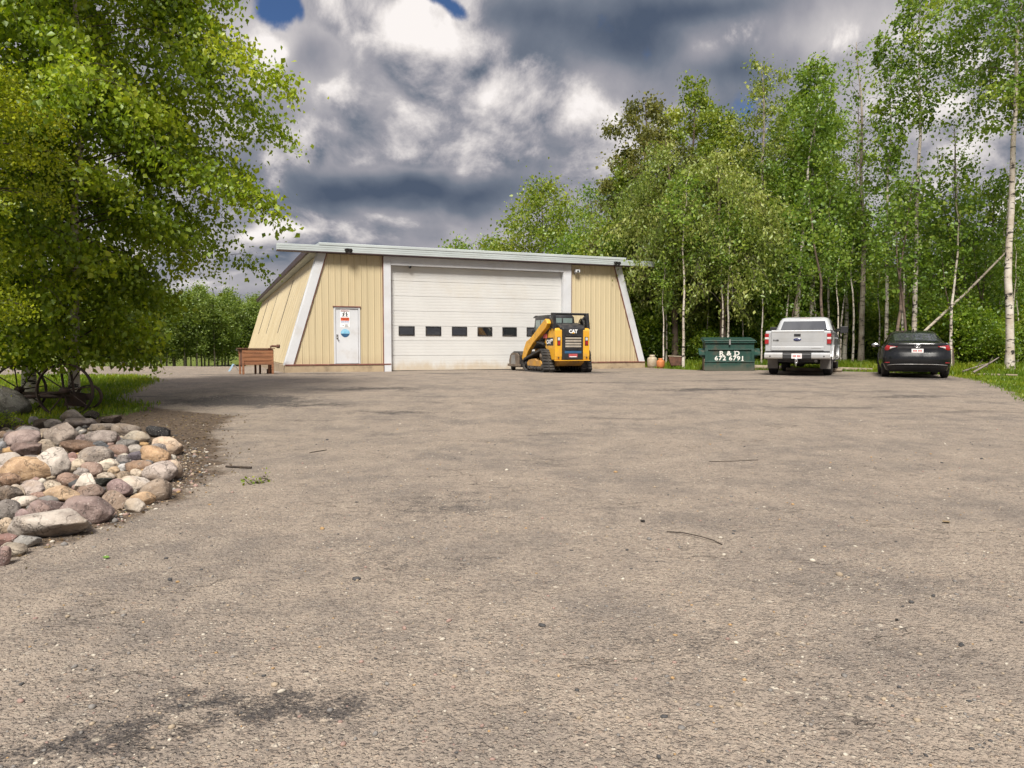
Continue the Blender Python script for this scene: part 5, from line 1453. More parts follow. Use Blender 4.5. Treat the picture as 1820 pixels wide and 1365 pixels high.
stick([(2.3, 8.6), (2.6, 8.62), (2.9, 8.7)], .0035, 'faint straight twig lying across the far gravel')
def leaf_obj(x, y, size, rz, mat, label):
    P = [(-.5, 0, .02), (-.2, .3, .12), (.15, .32, .10), (.5, 0, .16), (.15, -.3, .06), (-.2, -.28, .14), (0, 0, .0), (-.75, .05, .0)]
    o = MB().add([(a * size, b * size, c * size) for a, b, c in P], [(0, 6, 1), (1, 6, 2), (2, 6, 3), (3, 6, 4), (4, 6, 5), (5, 6, 0), (0, 7, 6)]).build('fallen_leaf', mat)
    o.location = (x, y, G(x, y) + .006); o.rotation_euler = (.1, .15, rz)
    return tag(o, label, 'leaf')
M_dryleaf = pmat('dry_leaf', (.22, .16, .085), (.14, .10, .05), 15, .8)
M_greenleaf = pmat('green_leaf', (.10, .19, .025), (.08, .15, .02), 15, .6)
leaf_obj(3.32, 5.62, .075, .4, M_dryleaf, 'curled dry brown leaf on the open gravel')
leaf_obj(-2.56, 4.62, .055, -.3, M_greenleaf, 'fresh green leaf on the gravel in front of the rock bed')
for k, (x, y, r, lab) in enumerate(((1.0, 5.62, .018, 'small black clod on the gravel beside the curved twig'), (2.65, 2.95, .018, 'black asphalt crumb on the near gravel'), (1.9, 3.6, .011, 'small black crumb on the near gravel past the middle'))):
    put_rock(700 + k, x, y, r, r * .8, r * .6, (52, 48, 46), 'a', 0, lab, 'clod', 'dark crumbs on the gravel')
# ------------------------------------------------------------------ trees and plants
M_birch = bark_mat('birch_bark', (.56, .51, .45), (.42, .36, .29), (.035, .030, .028), .95)
M_aspen = bark_mat('aspen_bark', (.38, .335, .27), (.26, .215, .17), (.045, .038, .033), .75)
M_brownbark = bark_mat('brown_bark', (.17, .125, .095), (.115, .085, .068), (.04, .032, .028), .5)
M_twigs = pmat('twig_bark', (.085, .062, .048), (.055, .042, .034), 9, .85)
M_deadwood = bark_mat('dead_wood', (.24, .20, .18), (.17, .14, .125), (.07, .055, .05), .3)
LEAF = {
    'birch': leaf_mat('birch_leaves', (.105, .170, .012), (.235, .325, .018), (.42, .46, .030)),
    'golden': leaf_mat('golden_leaves', (.15, .20, .010), (.30, .355, .015), (.48, .48, .022)),
    'willow': leaf_mat('willow_leaves', (.098, .142, .024), (.225, .29, .050), (.42, .44, .13)),
    'poplar': leaf_mat('poplar_leaves', (.085, .14, .016), (.195, .27, .030), (.36, .39, .06)),
    'aspen': leaf_mat('aspen_leaves', (.085, .155, .024), (.18, .28, .036), (.34, .41, .07)),
    'bronze': leaf_mat('bronze_leaves', (.080, .088, .026), (.17, .175, .04), (.28, .25, .08)),
    'bush': leaf_mat('bush_leaves', (.085, .155, .012), (.18, .28, .022), (.35, .41, .04)),
    'far': leaf_mat('far_leaves', (.11, .165, .035), (.215, .29, .06), (.34, .39, .09)),
}
def tubes_mesh(name, lines, mat):
    """lines: (points Nx3, radii N, sides)"""
    V = []; F = []; MI = []; o = 0
    for P, rr, n in lines:
        P = np.asarray(P, float); m = len(P)
        T = np.gradient(P, axis=0); T /= np.linalg.norm(T, axis=1, keepdims=True) + 1e-9
        up = np.where(np.abs(T[:, 2:3]) < .9, np.array([[0, 0, 1.]]), np.array([[1., 0, 0]]))
        A = np.cross(T, up); A /= np.linalg.norm(A, axis=1, keepdims=True) + 1e-9
        B = np.cross(A, T)
        a = np.arange(n) * 2 * np.pi / n
        ringv = P[:, None, :] + (A[:, None, :] * np.cos(a)[None, :, None] + B[:, None, :] * np.sin(a)[None, :, None]) * np.asarray(rr)[:, None, None]
        V.append(ringv.reshape(-1, 3))
        i = np.arange(m - 1)[:, None] * n; k = np.arange(n)[None, :]; k2 = (k + 1) % n
        F.append(np.stack([i + k, i + k2, i + n + k2, i + n + k], -1).reshape(-1, 4) + o)
        MI.append(np.full((m - 1) * n, 0 if n >= 7 else 1, np.int32))
        o += m * n
    V = np.concatenate(V); F = np.concatenate(F)
    me = bpy.data.meshes.new(name)
    me.vertices.add(len(V)); me.vertices.foreach_set('co', V.reshape(-1).astype(np.float32))
    me.loops.add(F.size); me.loops.foreach_set('vertex_index', F.reshape(-1).astype(np.int32))
    me.polygons.add(len(F)); me.polygons.foreach_set('loop_start', (np.arange(len(F)) * 4).astype(np.int32))
    me.polygons.foreach_set('use_smooth', [True] * len(F))
    me.materials.append(mat); me.materials.append(M_twigs)
    me.polygons.foreach_set('material_index', np.concatenate(MI))
    me.update(); me.validate()
    return me
def leaves_mesh(name, C, D, size, tone, mat, rs, wide=.8, fold=.25):
    """C: leaf bases Nx3, D: leaf directions, size N, tone N; each leaf six-cornered, folded along its rib"""
    N = len(C)
    D = D / (np.linalg.norm(D, axis=1, keepdims=True) + 1e-9)
    Rn = rs.normal(size=(N, 3)); S = np.cross(D, Rn); S /= np.linalg.norm(S, axis=1, keepdims=True) + 1e-9
    U = np.cross(S, D)
    s = size[:, None]
    w = wide * .5
    b = C
    l = C + D * s * .38 + S * s * w + U * s * fold * .5
    r = C + D * s * .38 - S * s * w + U * s * fold * .5
    t = C + D * s
    V = np.stack([b, l, t, r], 1).reshape(-1, 3)
    o = np.arange(N)[:, None] * 4
    F = np.concatenate([o + [0, 2, 1], o + [0, 3, 2]], 1).reshape(-1, 3)
    me = bpy.data.meshes.new(name)
    me.vertices.add(len(V)); me.vertices.foreach_set('co', V.reshape(-1).astype(np.float32))
    me.loops.add(F.size); me.loops.foreach_set('vertex_index', F.reshape(-1).astype(np.int32))
    me.polygons.add(len(F)); me.polygons.foreach_set('loop_start', (np.arange(len(F)) * 3).astype(np.int32))
    me.update(); me.validate()
    at = me.attributes.new('tone', 'FLOAT', 'POINT'); at.data.foreach_set('value', np.repeat(np.clip(tone, 0, 1), 4).astype(np.float32))
    me.materials.append(mat)
    return me
def grow(seed, H, r0, base, cr, nb, leafn, lsize, droop=.3, up=.7, lean=(0, 0), wig=.25, profile='oval', nsub=5, spread=.22, clump=1., trunk_sides=9, bias=None, hang=.6, fork=0, tonebias=0., topthin=0.):
    """a tapering trunk with limbs and twigs; leaves gathered round the twigs. returns (trunk lines, leaf bases, dirs, tones)"""
    rs = np.random.RandomState(seed)
    lines = []
    n = 14
    tz = np.linspace(0, 1, n)
    wob = np.cumsum(rs.normal(0, wig / n ** .5, (n, 2)), 0); wob -= wob[0]
    wob *= (tz[:, None] ** .8)
    T = np.stack([wob[:, 0] + lean[0] * tz ** 1.3, wob[:, 1] + lean[1] * tz ** 1.3, tz * H], 1)
    rad = r0 * (1 - tz * .93) ** .85; rad[0] *= 1.25
    lines.append((T, rad, trunk_sides))
    stems = [(T, rad, base)]
    for k in range(fork):
        i0 = rs.randint(3, 7); az = rs.uniform(0, 6.28)
        q = np.linspace(0, 1, 9)
        L = (1 - tz[i0]) * H * rs.uniform(.7, .95)
        P = T[i0] + np.stack([np.cos(az) * q ** .7 * L * .22, np.sin(az) * q ** .7 * L * .22, q * L], 1) + np.cumsum(rs.normal(0, .05, (9, 3)), 0) * (q[:, None] > 0)
        rr = rad[i0] * .65 * (1 - q * .92)
        lines.append((P, rr, 7)); stems.append((P, rr, .25))
    C = []; Dv = []; TN = []
    tw = []
    for si, (S, sr, sb) in enumerate(stems):
        cnt = nb if si == 0 else int(nb * .5)
        for k in range(cnt):
            u = sb + (1 - sb) * ((k + rs.rand()) / cnt) ** .9
            u = min(u, .985)
            f = u * (len(S) - 1); i = int(f); p0 = S[i] * (1 - f + i) + S[min(i + 1, len(S) - 1)] * (f - i)
            v = (u - sb) / (1 - sb + 1e-6)
            pf = {'oval': math.sin(math.pi * (v * .86 + .12)) ** .8, 'cone': (1 - v) ** .75 + .08, 'round': math.sqrt(max(0, 1 - (2 * v - .95) ** 2)) + .12, 'top': (.25 + .75 * v) * (1.08 - v) ** .35, 'birch': float(np.interp(v, [0, .10, .22, .34, .5, .75, 1], [.42, .42, .62, 1.0, .95, .88, .55])), 'column': .75 + .25 * math.sin(v * 9) - .35 * v}[profile]
            L = cr * pf * rs.uniform(.6, 1.15) * (.7 if si else 1.)
            if L < .15 * min(1, cr): continue
            az = k * 2.39996 + rs.uniform(-.6, .6) + si
            if bias is not None and rs.rand() < bias[1]:
                az = bias[0] + rs.normal(0, .7); L *= bias[2]
            q = np.linspace(0, 1, 8)
            d = np.array([math.cos(az), math.sin(az)])
            hz = L * q
            vz = L * (up * q - (up * .55 + droop) * q ** 2.2)
            P = p0 + np.stack([d[0] * hz, d[1] * hz, vz], 1) + np.cumsum(rs.normal(0, .035 * L ** .5, (8, 3)), 0) * np.minimum(q[:, None] * 3, 1)
            btone = rs.normal(0, .15)
            br = max(.25 * sr[i] * (L / cr) ** .5, .006)
            lines.append((P, br * (1 - q * .85), 5))
            for j in range(nsub):
                w = .25 + .75 * (j + rs.rand()) / nsub
                g = w * 7; gi = min(int(g), 6); p1 = P[gi] * (1 - g + gi) + P[gi + 1] * (g - gi)
                l2 = L * rs.uniform(.22, .45) * (1.15 - .5 * w)
                a2 = az + rs.choice([-1, 1]) * rs.uniform(.4, 1.2)
                q2 = np.linspace(0, 1, 5)
                P2 = p1 + np.stack([math.cos(a2) * l2 * q2, math.sin(a2) * l2 * q2, l2 * (.35 * q2 - (.35 + droop * 1.2) * q2 ** 2)], 1)
                lines.append((P2, br * .45 * (1 - q2 * .8), 3))
                if topthin and rs.rand() < topthin * v: continue
                tw.append((P2, clump * rs.choice([.12, .6, 1.2, 2.0]), btone + rs.normal(0, .12)))
            if not (topthin and rs.rand() < topthin * v): tw.append((P[4:], clump * rs.uniform(.4, 1.0), btone))
    W = np.array([t[1] * (np.linalg.norm(t[0][-1] - t[0][0]) + .15) for t in tw]); W = W / W.sum()
    cnts = rs.multinomial(leafn, W)
    for (P2, _, tn), c in zip(tw, cnts):
        if c == 0: continue
        f = rs.uniform(.1, 1.02, c) * (len(P2) - 1); i = np.minimum(f.astype(int), len(P2) - 2); fr = (f - i)[:, None]
        p = P2[i] * (1 - fr) + P2[i + 1] * fr
        p = p + rs.normal(0, spread, (c, 3)) * (.5 + rs.rand(c, 1)) - np.array([0, 0, spread * hang * .8])
        d = rs.normal(0, .7, (c, 3)) + np.array([0, 0, -hang])
        C.append(p); Dv.append(d); TN.append(np.clip(.46 + tonebias + tn + rs.normal(0, .17, c), 0, 1))
    return lines, np.concatenate(C), np.concatenate(Dv), np.concatenate(TN), rs
def tree_meshes(seed, leaf='aspen', bark=None, lsize=.08, wide=.8, skirt=None, **kw):
    leafn = kw.get('leafn', 6000)
    lines, C, D, TN, rs = grow(seed, lsize=lsize, **kw)
    if skirt:                                  # browsed line: no leaves lower than this
        ok = C[:, 2] > skirt[0] + skirt[1] * rs.rand(len(C)) + .12 * np.sin(C[:, 0] * 3.1)
        C, D, TN = C[ok], D[ok], TN[ok]
        lines = [l for l in lines if l[2] >= 7 or l[0][-1][2] > skirt[0]]
    tm = tubes_mesh('trunk', lines, bark or M_aspen)
    lm = leaves_mesh('crown', C, D, lsize * np.clip(rs.lognormal(-.04, .30, len(C)), .4, 1.7), TN, LEAF[leaf], rs, wide) if leafn else None
    return tm, lm
def place_tree(name, tm, lm, x, y, label, cat='tree', group=None, rz=0., sc=1., dz=0., szx=None):
    o = empty(name, (x, y, G(x, y) - .05 + dz), rz, label, cat, group)
    o.scale = (szx or sc, szx or sc, sc)
    t = bpy.data.objects.new('trunk' if cat == 'tree' else 'stems', tm); COL.objects.link(t); t.parent = o
    if lm is not None:
        c = bpy.data.objects.new('crown' if cat == 'tree' else 'foliage', lm); COL.objects.link(c); c.parent = o
        c['kind'] = 'stuff'
    return o
def at(px, D): return ((px - 910) / 1320 * D, D)
def hgt(ytop, D): return 1.35 + (615 - ytop) / 1320 * D - .4

# ---- near trees on the left, over the rock bed
tm, lm = tree_meshes(21, 'birch', M_birch, lsize=.086, skirt=(.74, .30), H=10.2, r0=.10, base=.07, cr=3.45, nb=110, leafn=105000, droop=.42, up=.55, nsub=9, spread=.15, profile='birch', hang=.9, wig=.35)
o = place_tree('birch_tree', tm, lm, -8.45, 14.3, 'big leafy birch with drooping branches reaching over the rock bed and implement', rz=.6)
tm, lm = tree_meshes(22, 'birch', M_birch, lsize=.085, skirt=(.8, .3), H=10.5, r0=.13, base=.06, cr=3.2, nb=75, leafn=52000, droop=.45, up=.6, nsub=7, spread=.18, hang=.9)
place_tree('birch_tree', tm, lm, -9.7, 14.9, 'second leafy birch close behind the big drooping one', rz=2.0)
tm, lm = tree_meshes(23, 'golden', M_brownbark, lsize=.045, wide=.7, skirt=(.45, .3), H=7.5, r0=.10, base=.08, cr=1.6, nb=80, leafn=52000, droop=.15, up=.7, nsub=7, spread=.12, hang=.3, tonebias=.05)
place_tree('shrub_tree', tm, lm, -8.0, 10.2, 'golden green small leaved tree at the very edge of the view, nearest the camera', rz=1.0)

# ---- dense group right of the workshop
def one(name, seed, px, D, ytop, leaf, bark, label, group=None, **kw):
    H = hgt(ytop, D)
    tm, lm = tree_meshes(seed, leaf, bark, H=H, **kw)
    x, y = at(px, D)
    return place_tree(name, tm, lm, x, y, label, group=group)
DN = dict(nsub=6, hang=.7)
one('poplar_tree', 31, 1150, 37, 185, 'bronze', M_brownbark, 'bronze tipped poplar rising behind the right end of the fascia', r0=.16, base=.12, cr=2.9, nb=48, leafn=17000, lsize=.14, droop=.1, up=.9, spread=.19, profile='oval', **DN)
one('poplar_tree', 32, 1220, 39, 150, 'poplar', M_brownbark, 'tall poplar with a bright green top behind the drooping willows', r0=.17, base=.15, cr=2.9, nb=48, leafn=18000, lsize=.14, droop=.1, up=.9, spread=.19, profile='oval', tonebias=.10, **DN)
one('willow_tree', 33, 1200, 33.5, 250, 'willow', M_brownbark, 'wide pale green willow nearest the workshop, its foliage hanging in curtains', r0=.16, base=.24, cr=3.1, nb=40, leafn=32000, lsize=.14, wide=.5, droop=.75, up=.75, spread=.17, profile='round', tonebias=.06, nsub=12, hang=1.1, fork=3)
one('willow_tree', 34, 1285, 32.0, 268, 'willow', M_brownbark, 'pale green willow hanging over the dumpster', r0=.16, base=.26, cr=2.9, nb=38, leafn=28000, lsize=.14, wide=.5, droop=.8, up=.75, spread=.17, profile='round', tonebias=.08, nsub=12, hang=1.1, fork=3)
one('poplar_tree', 35, 1355, 36, 118, 'willow', M_aspen, 'tall thin topped poplar with bare twigs at its tip, right of the willows', r0=.15, base=.22, cr=2.7, nb=52, leafn=15000, lsize=.12, droop=.35, up=.9, spread=.19, profile='oval', topthin=.75, tonebias=.04, **DN)
one('poplar_tree', 36, 1128, 36, 300, 'poplar', M_brownbark, 'dark leaved poplar standing just behind the workshop corner', r0=.13, base=.2, cr=1.6, nb=50, leafn=15000, lsize=.14, droop=.2, up=.8, spread=.19, profile='oval', **DN)
one('poplar_tree', 37, 1255, 36, 330, 'bush', M_brownbark, 'dark poplar in the shade behind the dumpster', r0=.14, base=.06, cr=2.2, nb=56, leafn=17000, lsize=.14, droop=.2, up=.8, spread=.19, profile='column', **DN)
one('poplar_tree', 38, 1330, 34.5, 360, 'bush', M_brownbark, 'dark green poplar filling the gap left of the pickup truck', r0=.12, base=.06, cr=1.9, nb=50, leafn=14000, lsize=.14, droop=.3, up=.8, spread=.19, profile='column', **DN)

one('poplar_tree', 39, 1285, 38.5, 205, 'poplar', M_brownbark, 'leafy poplar filling the gap between the two taller tops behind the dumpster', r0=.15, base=.2, cr=2.7, nb=48, leafn=15000, lsize=.14, droop=.15, up=.9, spread=.19, profile='oval', tonebias=.05, **DN)
one('poplar_tree', 40, 1402, 38, 185, 'aspen', M_aspen, 'full crowned aspen behind the leaning birch', r0=.14, base=.25, cr=2.6, nb=46, leafn=12000, lsize=.14, droop=.15, up=.9, spread=.19, profile='oval', tonebias=.05, **DN)
one('aspen_tree', 59, 1470, 38.5, 215, 'aspen', M_aspen, 'bright aspen crown between the rounded birch top and the bare topped trunk', r0=.12, base=.3, cr=2.2, nb=40, leafn=8500, lsize=.13, droop=.15, up=.9, spread=.19, profile='oval', tonebias=.05, **DN)

# ---- tall thin birches and aspens behind the parked vehicles
TH = dict(nsub=4, hang=.5, topthin=.0, profile='top')
one('birch_tree', 41, 1408, 33, 190, 'aspen', M_birch, 'leaning birch directly behind the pickup cab', r0=.13, base=.34, cr=2.0, nb=34, leafn=5200, lsize=.13, droop=.2, up=.9, spread=.19, lean=(1.0, 0), fork=1, **TH)
one('birch_tree', 42, 1440, 34, 128, 'aspen', M_birch, 'slim birch with a rounded leafy top behind the pickup truck', r0=.11, base=.34, cr=2.1, nb=38, leafn=6500, lsize=.13, droop=.15, up=.9, spread=.19, **TH)
one('birch_tree', 43, 1468, 35, 330, 'aspen', M_aspen, 'short forked aspen between the slim birch and the thick pale one', r0=.10, base=.45, cr=1.5, nb=28, leafn=2600, lsize=.12, droop=.15, up=.9, spread=.19, fork=1, **TH)
one('birch_tree', 44, 1500, 33, 360, 'aspen', M_birch, 'pale trunked aspen just right of the pickup mirror', r0=.11, base=.42, cr=1.6, nb=28, leafn=2800, lsize=.12, droop=.2, up=.9, spread=.19, **TH)
one('birch_tree', 45, 1530, 31, 88, 'aspen', M_aspen, 'thick pale trunk with an almost bare top between the truck and the sedan', r0=.125, base=.36, cr=1.5, nb=40, leafn=2300, lsize=.12, droop=.1, up=1.1, spread=.22, topthin=.85, nsub=4, hang=.5, profile='oval')
one('birch_tree', 46, 1574, 28.5, 90, 'aspen', M_birch, 'slender white birch directly left of the sedan', r0=.075, base=.56, cr=1.15, nb=34, leafn=2600, lsize=.12, droop=.2, up=.9, spread=.15, lean=(-.35, 0), **TH)
one('birch_tree', 47, 1622, 27.5, -20, 'aspen', M_birch, 'tall straight white birch rising right behind the sedan roof', r0=.10, base=.62, cr=1.6, nb=36, leafn=3000, lsize=.12, droop=.15, up=.9, spread=.15, lean=(.5, 0), **TH)
one('birch_tree', 48, 1795, 24.5, -90, 'aspen', M_birch, 'thick white birch with black bands right of the sedan', r0=.135, base=.56, cr=2.7, nb=50, leafn=9500, lsize=.115, droop=.3, up=.7, spread=.17, lean=(-.45, 0), tonebias=.05, nsub=6, hang=.5, profile='round')
one('birch_tree', 49, 1830, 25.5, -130, 'aspen', M_birch, 'white birch cut by the edge of the view beyond the thick banded one', r0=.125, base=.54, cr=2.6, nb=50, leafn=9000, lsize=.115, droop=.3, up=.7, spread=.17, lean=(-.3, 0), tonebias=.08, nsub=6, hang=.5, profile='round')
one('birch_tree', 50, 1385, 36, 420, 'aspen', M_aspen, 'slanting thin aspen seen over the left edge of the pickup truck', r0=.10, base=.4, cr=1.5, nb=24, leafn=2400, lsize=.12, droop=.2, up=.9, spread=.19, lean=(.8, 0), **TH)
one('dead_tree', 51, 1722, 30, 225, 'aspen', M_deadwood, 'grey dead tree with bare crooked limbs between the sedan and the banded birch', r0=.12, base=.52, cr=2.0, nb=22, leafn=500, lsize=.11, droop=.05, up=.9, spread=.2, lean=(-.9, 0), fork=2, nsub=5, hang=.5, profile='top')
one('dead_tree', 52, 1515, 36, 150, 'aspen', M_deadwood, 'thin bare topped tree beside the thick pale trunk', r0=.09, base=.5, cr=1.2, nb=24, leafn=450, lsize=.11, droop=.0, up=1.2, spread=.18, topthin=.5, nsub=4, hang=.5, profile='oval')
one('aspen_tree', 53, 1655, 33, 395, 'aspen', M_aspen, 'aspen with a dark brown trunk seen right above the sedan', r0=.11, base=.35, cr=1.9, nb=36, leafn=4200, lsize=.12, droop=.2, up=.8, spread=.19, profile='oval', nsub=5, hang=.5)
one('aspen_tree', 54, 1600, 37, 330, 'aspen', M_aspen, 'leafy aspen in the second row behind the slender white birch', r0=.11, base=.3, cr=2.0, nb=40, leafn=5200, lsize=.12, droop=.2, up=.8, spread=.19, profile='oval', nsub=5, hang=.5)
one('aspen_tree', 55, 1750, 31, 330, 'aspen', M_aspen, 'leafy aspen behind the dead tree', r0=.11, base=.25, cr=1.9, nb=44, leafn=5600, lsize=.12, droop=.2, up=.8, spread=.19, profile='oval', tonebias=.05, nsub=5, hang=.5)
# fallen trunk leaning across
x0, y0 = at(1562, 26.3); x1, y1 = at(1785, 26.6)
ft = MB().tube([(0, 0, .12), ((x1 - x0) * .35, .1, 1.45), ((x1 - x0) * .7, .2, 2.95), (x1 - x0, y1 - y0, 4.35)], [.055, .05, .045, .03], 8).build('fallen_tree', M_aspen)
ft.location = (x0, y0, G(x0, y0)); tag(ft, 'long thin fallen trunk leaning across from the sedan to the banded birch', 'fallen tree')

# ---- trees behind the workshop
one('poplar_tree', 61, 965, 66, 325, 'poplar', M_brownbark, 'broad bright poplar rising above the workshop roof', r0=.2, base=.10, cr=4.6, nb=70, leafn=15000, lsize=.22, droop=.15, up=.8, spread=.45, profile='oval', tonebias=.14, nsub=6, hang=.5)
one('poplar_tree', 62, 1060, 62, 335, 'aspen', M_brownbark, 'thin see-through tree between the broad poplar and the bronze tipped one', r0=.18, base=.30, cr=3.0, nb=44, leafn=3600, lsize=.18, droop=.1, up=.9, spread=.4, profile='oval', nsub=5, hang=.5, tonebias=.05)
one('poplar_tree', 63, 1018, 60, 420, 'aspen', M_brownbark, 'low green tree behind the roof edge under the see-through one', r0=.14, base=.1, cr=3.0, nb=48, leafn=8000, lsize=.2, droop=.15, up=.8, spread=.45, profile='oval', nsub=5, hang=.5)
one('poplar_tree', 64, 828, 75, 427, 'aspen', M_brownbark, 'small tree top peeping over the middle of the roof', r0=.14, base=.3, cr=2.1, nb=36, leafn=3500, lsize=.24, droop=.15, up=.8, spread=.5, profile='round', nsub=5, hang=.5, tonebias=.1)
one('poplar_tree', 65, 878, 76, 427, 'aspen', M_brownbark, 'second small tree top over the roof beside the broad poplar', r0=.14, base=.3, cr=2.0, nb=36, leafn=3500, lsize=.24, droop=.15, up=.8, spread=.5, profile='round', nsub=5, hang=.5)
one('poplar_tree', 66, 1085, 46, 400, 'poplar', M_brownbark, 'bushy tree behind the right end of the roof', r0=.14, base=.08, cr=2.4, nb=46, leafn=6500, lsize=.16, droop=.15, up=.8, spread=.35, profile='oval', nsub=5, hang=.5)

# ---- background wood on the right: a few kinds, copied
bgk = []
for k, (leaf, H, cr_, prof) in enumerate((('aspen', 9.5, 2.2, 'oval'), ('poplar', 8.5, 2.4, 'oval'), ('aspen', 7.0, 2.0, 'column'), ('bush', 6.2, 2.2, 'column'))):
    bgk.append(tree_meshes(200 + k, leaf, (M_aspen, M_brownbark, M_birch, M_brownbark)[k], H=H, r0=.11, base=.12, cr=cr_, nb=46, leafn=5200, lsize=.17, droop=.2, up=.8, spread=.34, profile=prof, nsub=5, hang=.5, tonebias=(.05, .0, .03, -.02)[k]))
rb = random.Random(5)
for row, (D0_, px0, px1, stepx) in enumerate(((40, 1120, 2250, 52), (46, 1090, 2050, 47), (54, 1080, 2000, 43))):
    px = px0
    while px < px1:
        D = D0_ + rb.uniform(-2.5, 2.5); x, y = at(px + rb.uniform(-14, 14), D)
        k = rb.choice((0, 1, 2, 3) if px < 1400 else (1, 2, 3, 3))
        place_tree('woodland_tree', *bgk[k], x, y, 'leafy tree of the wood behind the ' + ('willows' if px < 1400 else ('pickup truck' if px < 1560 else 'sedan')) + (', first row of the background', ', second row of the background', ', deepest row of the background')[row], group='trees of the wood behind the birches', rz=rb.uniform(0, 6.28), sc=rb.uniform(.62, .9) * (1.0 if px > 1400 else 1.12) * (1 + .10 * row))
        px += stepx
# thin young stems among them
sap = tree_meshes(300, 'aspen', M_birch, H=7.5, r0=.055, base=.55, cr=1.0, nb=20, leafn=1100, lsize=.12, droop=.2, up=.9, spread=.19, profile='oval', nsub=4, hang=.5)
sap2 = tree_meshes(301, 'aspen', M_brownbark, H=6.5, r0=.06, base=.45, cr=1.1, nb=20, leafn=900, lsize=.12, droop=.2, up=.9, spread=.19, profile='oval', nsub=4, hang=.5, lean=(.5, .2))
for i in range(44):
    px = rb.uniform(1150, 1815); D = rb.uniform(30.5, 38) - (3.0 if px > 1390 else 0) - max(0, px - 1500) * .010; x, y = at(px, D)
    place_tree('sapling', *(sap if rb.random() < .6 else sap2), x, y, 'thin young aspen stem among the trees behind the ' + ('dumpster' if px < 1350 else ('pickup truck' if px < 1520 else ('sedan' if px < 1690 else 'dead tree'))), group='young stems behind the parking edge', rz=rb.uniform(0, 6.28), sc=rb.uniform(.6, 1.15))

# ---- shrubs and undergrowth
shk = []
for k in range(4):
    shk.append(tree_meshes(400 + k, ('bush', 'bush', 'aspen', 'poplar')[k], M_brownbark, H=2.0, r0=.03, base=.03, cr=1.05, nb=36, leafn=6500, lsize=.085, droop=.25, up=1.0, spread=.17, profile='round', nsub=5, hang=.3, fork=3, trunk_sides=5, tonebias=(-.05, .02, .06, -.02)[k]))
for i, px in enumerate(range(1150, 1830, 17)):
    base_D = np.interp(px, [1150, 1250, 1380, 1570, 1680, 1830], [34.0, 32.5, 34.0, 33.0, 27.5, 26.2])
    x, y = at(px + rb.uniform(-8, 8), base_D + rb.uniform(.2, 3.2))
    place_tree('shrub', *shk[rb.randrange(4)], x, y, 'leafy shrub at the edge of the wood ' + ('between the workshop and the dumpster' if px < 1250 else ('behind the dumpster' if px < 1350 else ('behind the pickup truck' if px < 1500 else ('behind the sedan' if px < 1690 else 'right of the sedan')))), 'shrub', 'shrubs at the edge of the wood', rb.uniform(0, 6.28), rb.uniform(.65, 1.35))
for i in range(36):
    px = rb.uniform(1120, 1900); x, y = at(px, rb.uniform(35.5, 44))
    place_tree('shrub', *shk[rb.randrange(4)], x, y, 'tall shrub deeper in the wood behind the ' + ('willows' if px < 1380 else ('pickup truck' if px < 1520 else 'sedan')), 'shrub', 'tall shrubs deeper in the wood', rb.uniform(0, 6.28), rb.uniform(1.1, 1.9))
for px, D, s in ((1735, 27.0, 1.0), (1690, 27.5, 1.25), (1660, 28.2, 1.1), (1765, 26.2, .8)):
    x, y = at(px, D)
    place_tree('shrub', *shk[1], x, y, 'dense shrub between the sedan and the banded birch', 'shrub', 'shrubs right of the sedan', rb.uniform(0, 6.28), s)

# ---- far stand of aspens beyond the drive, left
fk = []
for k in range(4):
    fk.append(tree_meshes(500 + k, 'far', M_birch if k % 2 else M_aspen, H=10.5, r0=.10, base=(.12, .18, .3, .2)[k], cr=1.9, nb=44, leafn=5200, lsize=.20, droop=.15, up=.8, spread=.36, profile='oval', nsub=5, hang=.5, tonebias=(.0, .05, .02, -.04)[k]))
for row, (off, n) in enumerate(((0, 26), (3.2, 24), (6.5, 22))):
    for i in range(n):
        t = i / (n - 1)
        # edge of the stand runs away from the left to the far right
        x = -31.0 + 9.5 * t - off * .5 + rb.uniform(-.7, .7); y = 56 + 40 * t + off + rb.uniform(-1.2, 1.2)
        if row == 0 and i < 6: lab = 'pale stemmed aspen at the near end of the far stand, beside the drooping birch leaves'
        else: lab = 'slender aspen in the far stand beyond the gravel drive'
        place_tree('aspen_tree', *fk[rb.randrange(4)], x, y, lab, group='aspens of the far stand at its near end' if row == 0 and i < 6 else 'aspens of the far stand', rz=rb.uniform(0, 6.28), sc=rb.uniform(.60, .74), szx=rb.uniform(.7, .9))
for i in range(14):
    x = -47 + i * 2.6 + rb.uniform(-.6, .6); y = 112 + rb.uniform(-4, 4)
    place_tree('aspen_tree', *fk[rb.randrange(4)], x, y, 'distant aspen closing the view past the workshop side wall', group='distant aspens past the side wall', rz=rb.uniform(0, 6.28), sc=rb.uniform(.5, .62))
for i in range(10):
    x = -58 + i * 2.7 + rb.uniform(-.6, .6); y = 60 + rb.uniform(-3, 3)
    place_tree('aspen_tree', *fk[rb.randrange(4)], x, y, 'aspen behind the big birch, seen only through its leaves', group='aspens behind the big birch', rz=rb.uniform(0, 6.28), sc=rb.uniform(.7, .9))

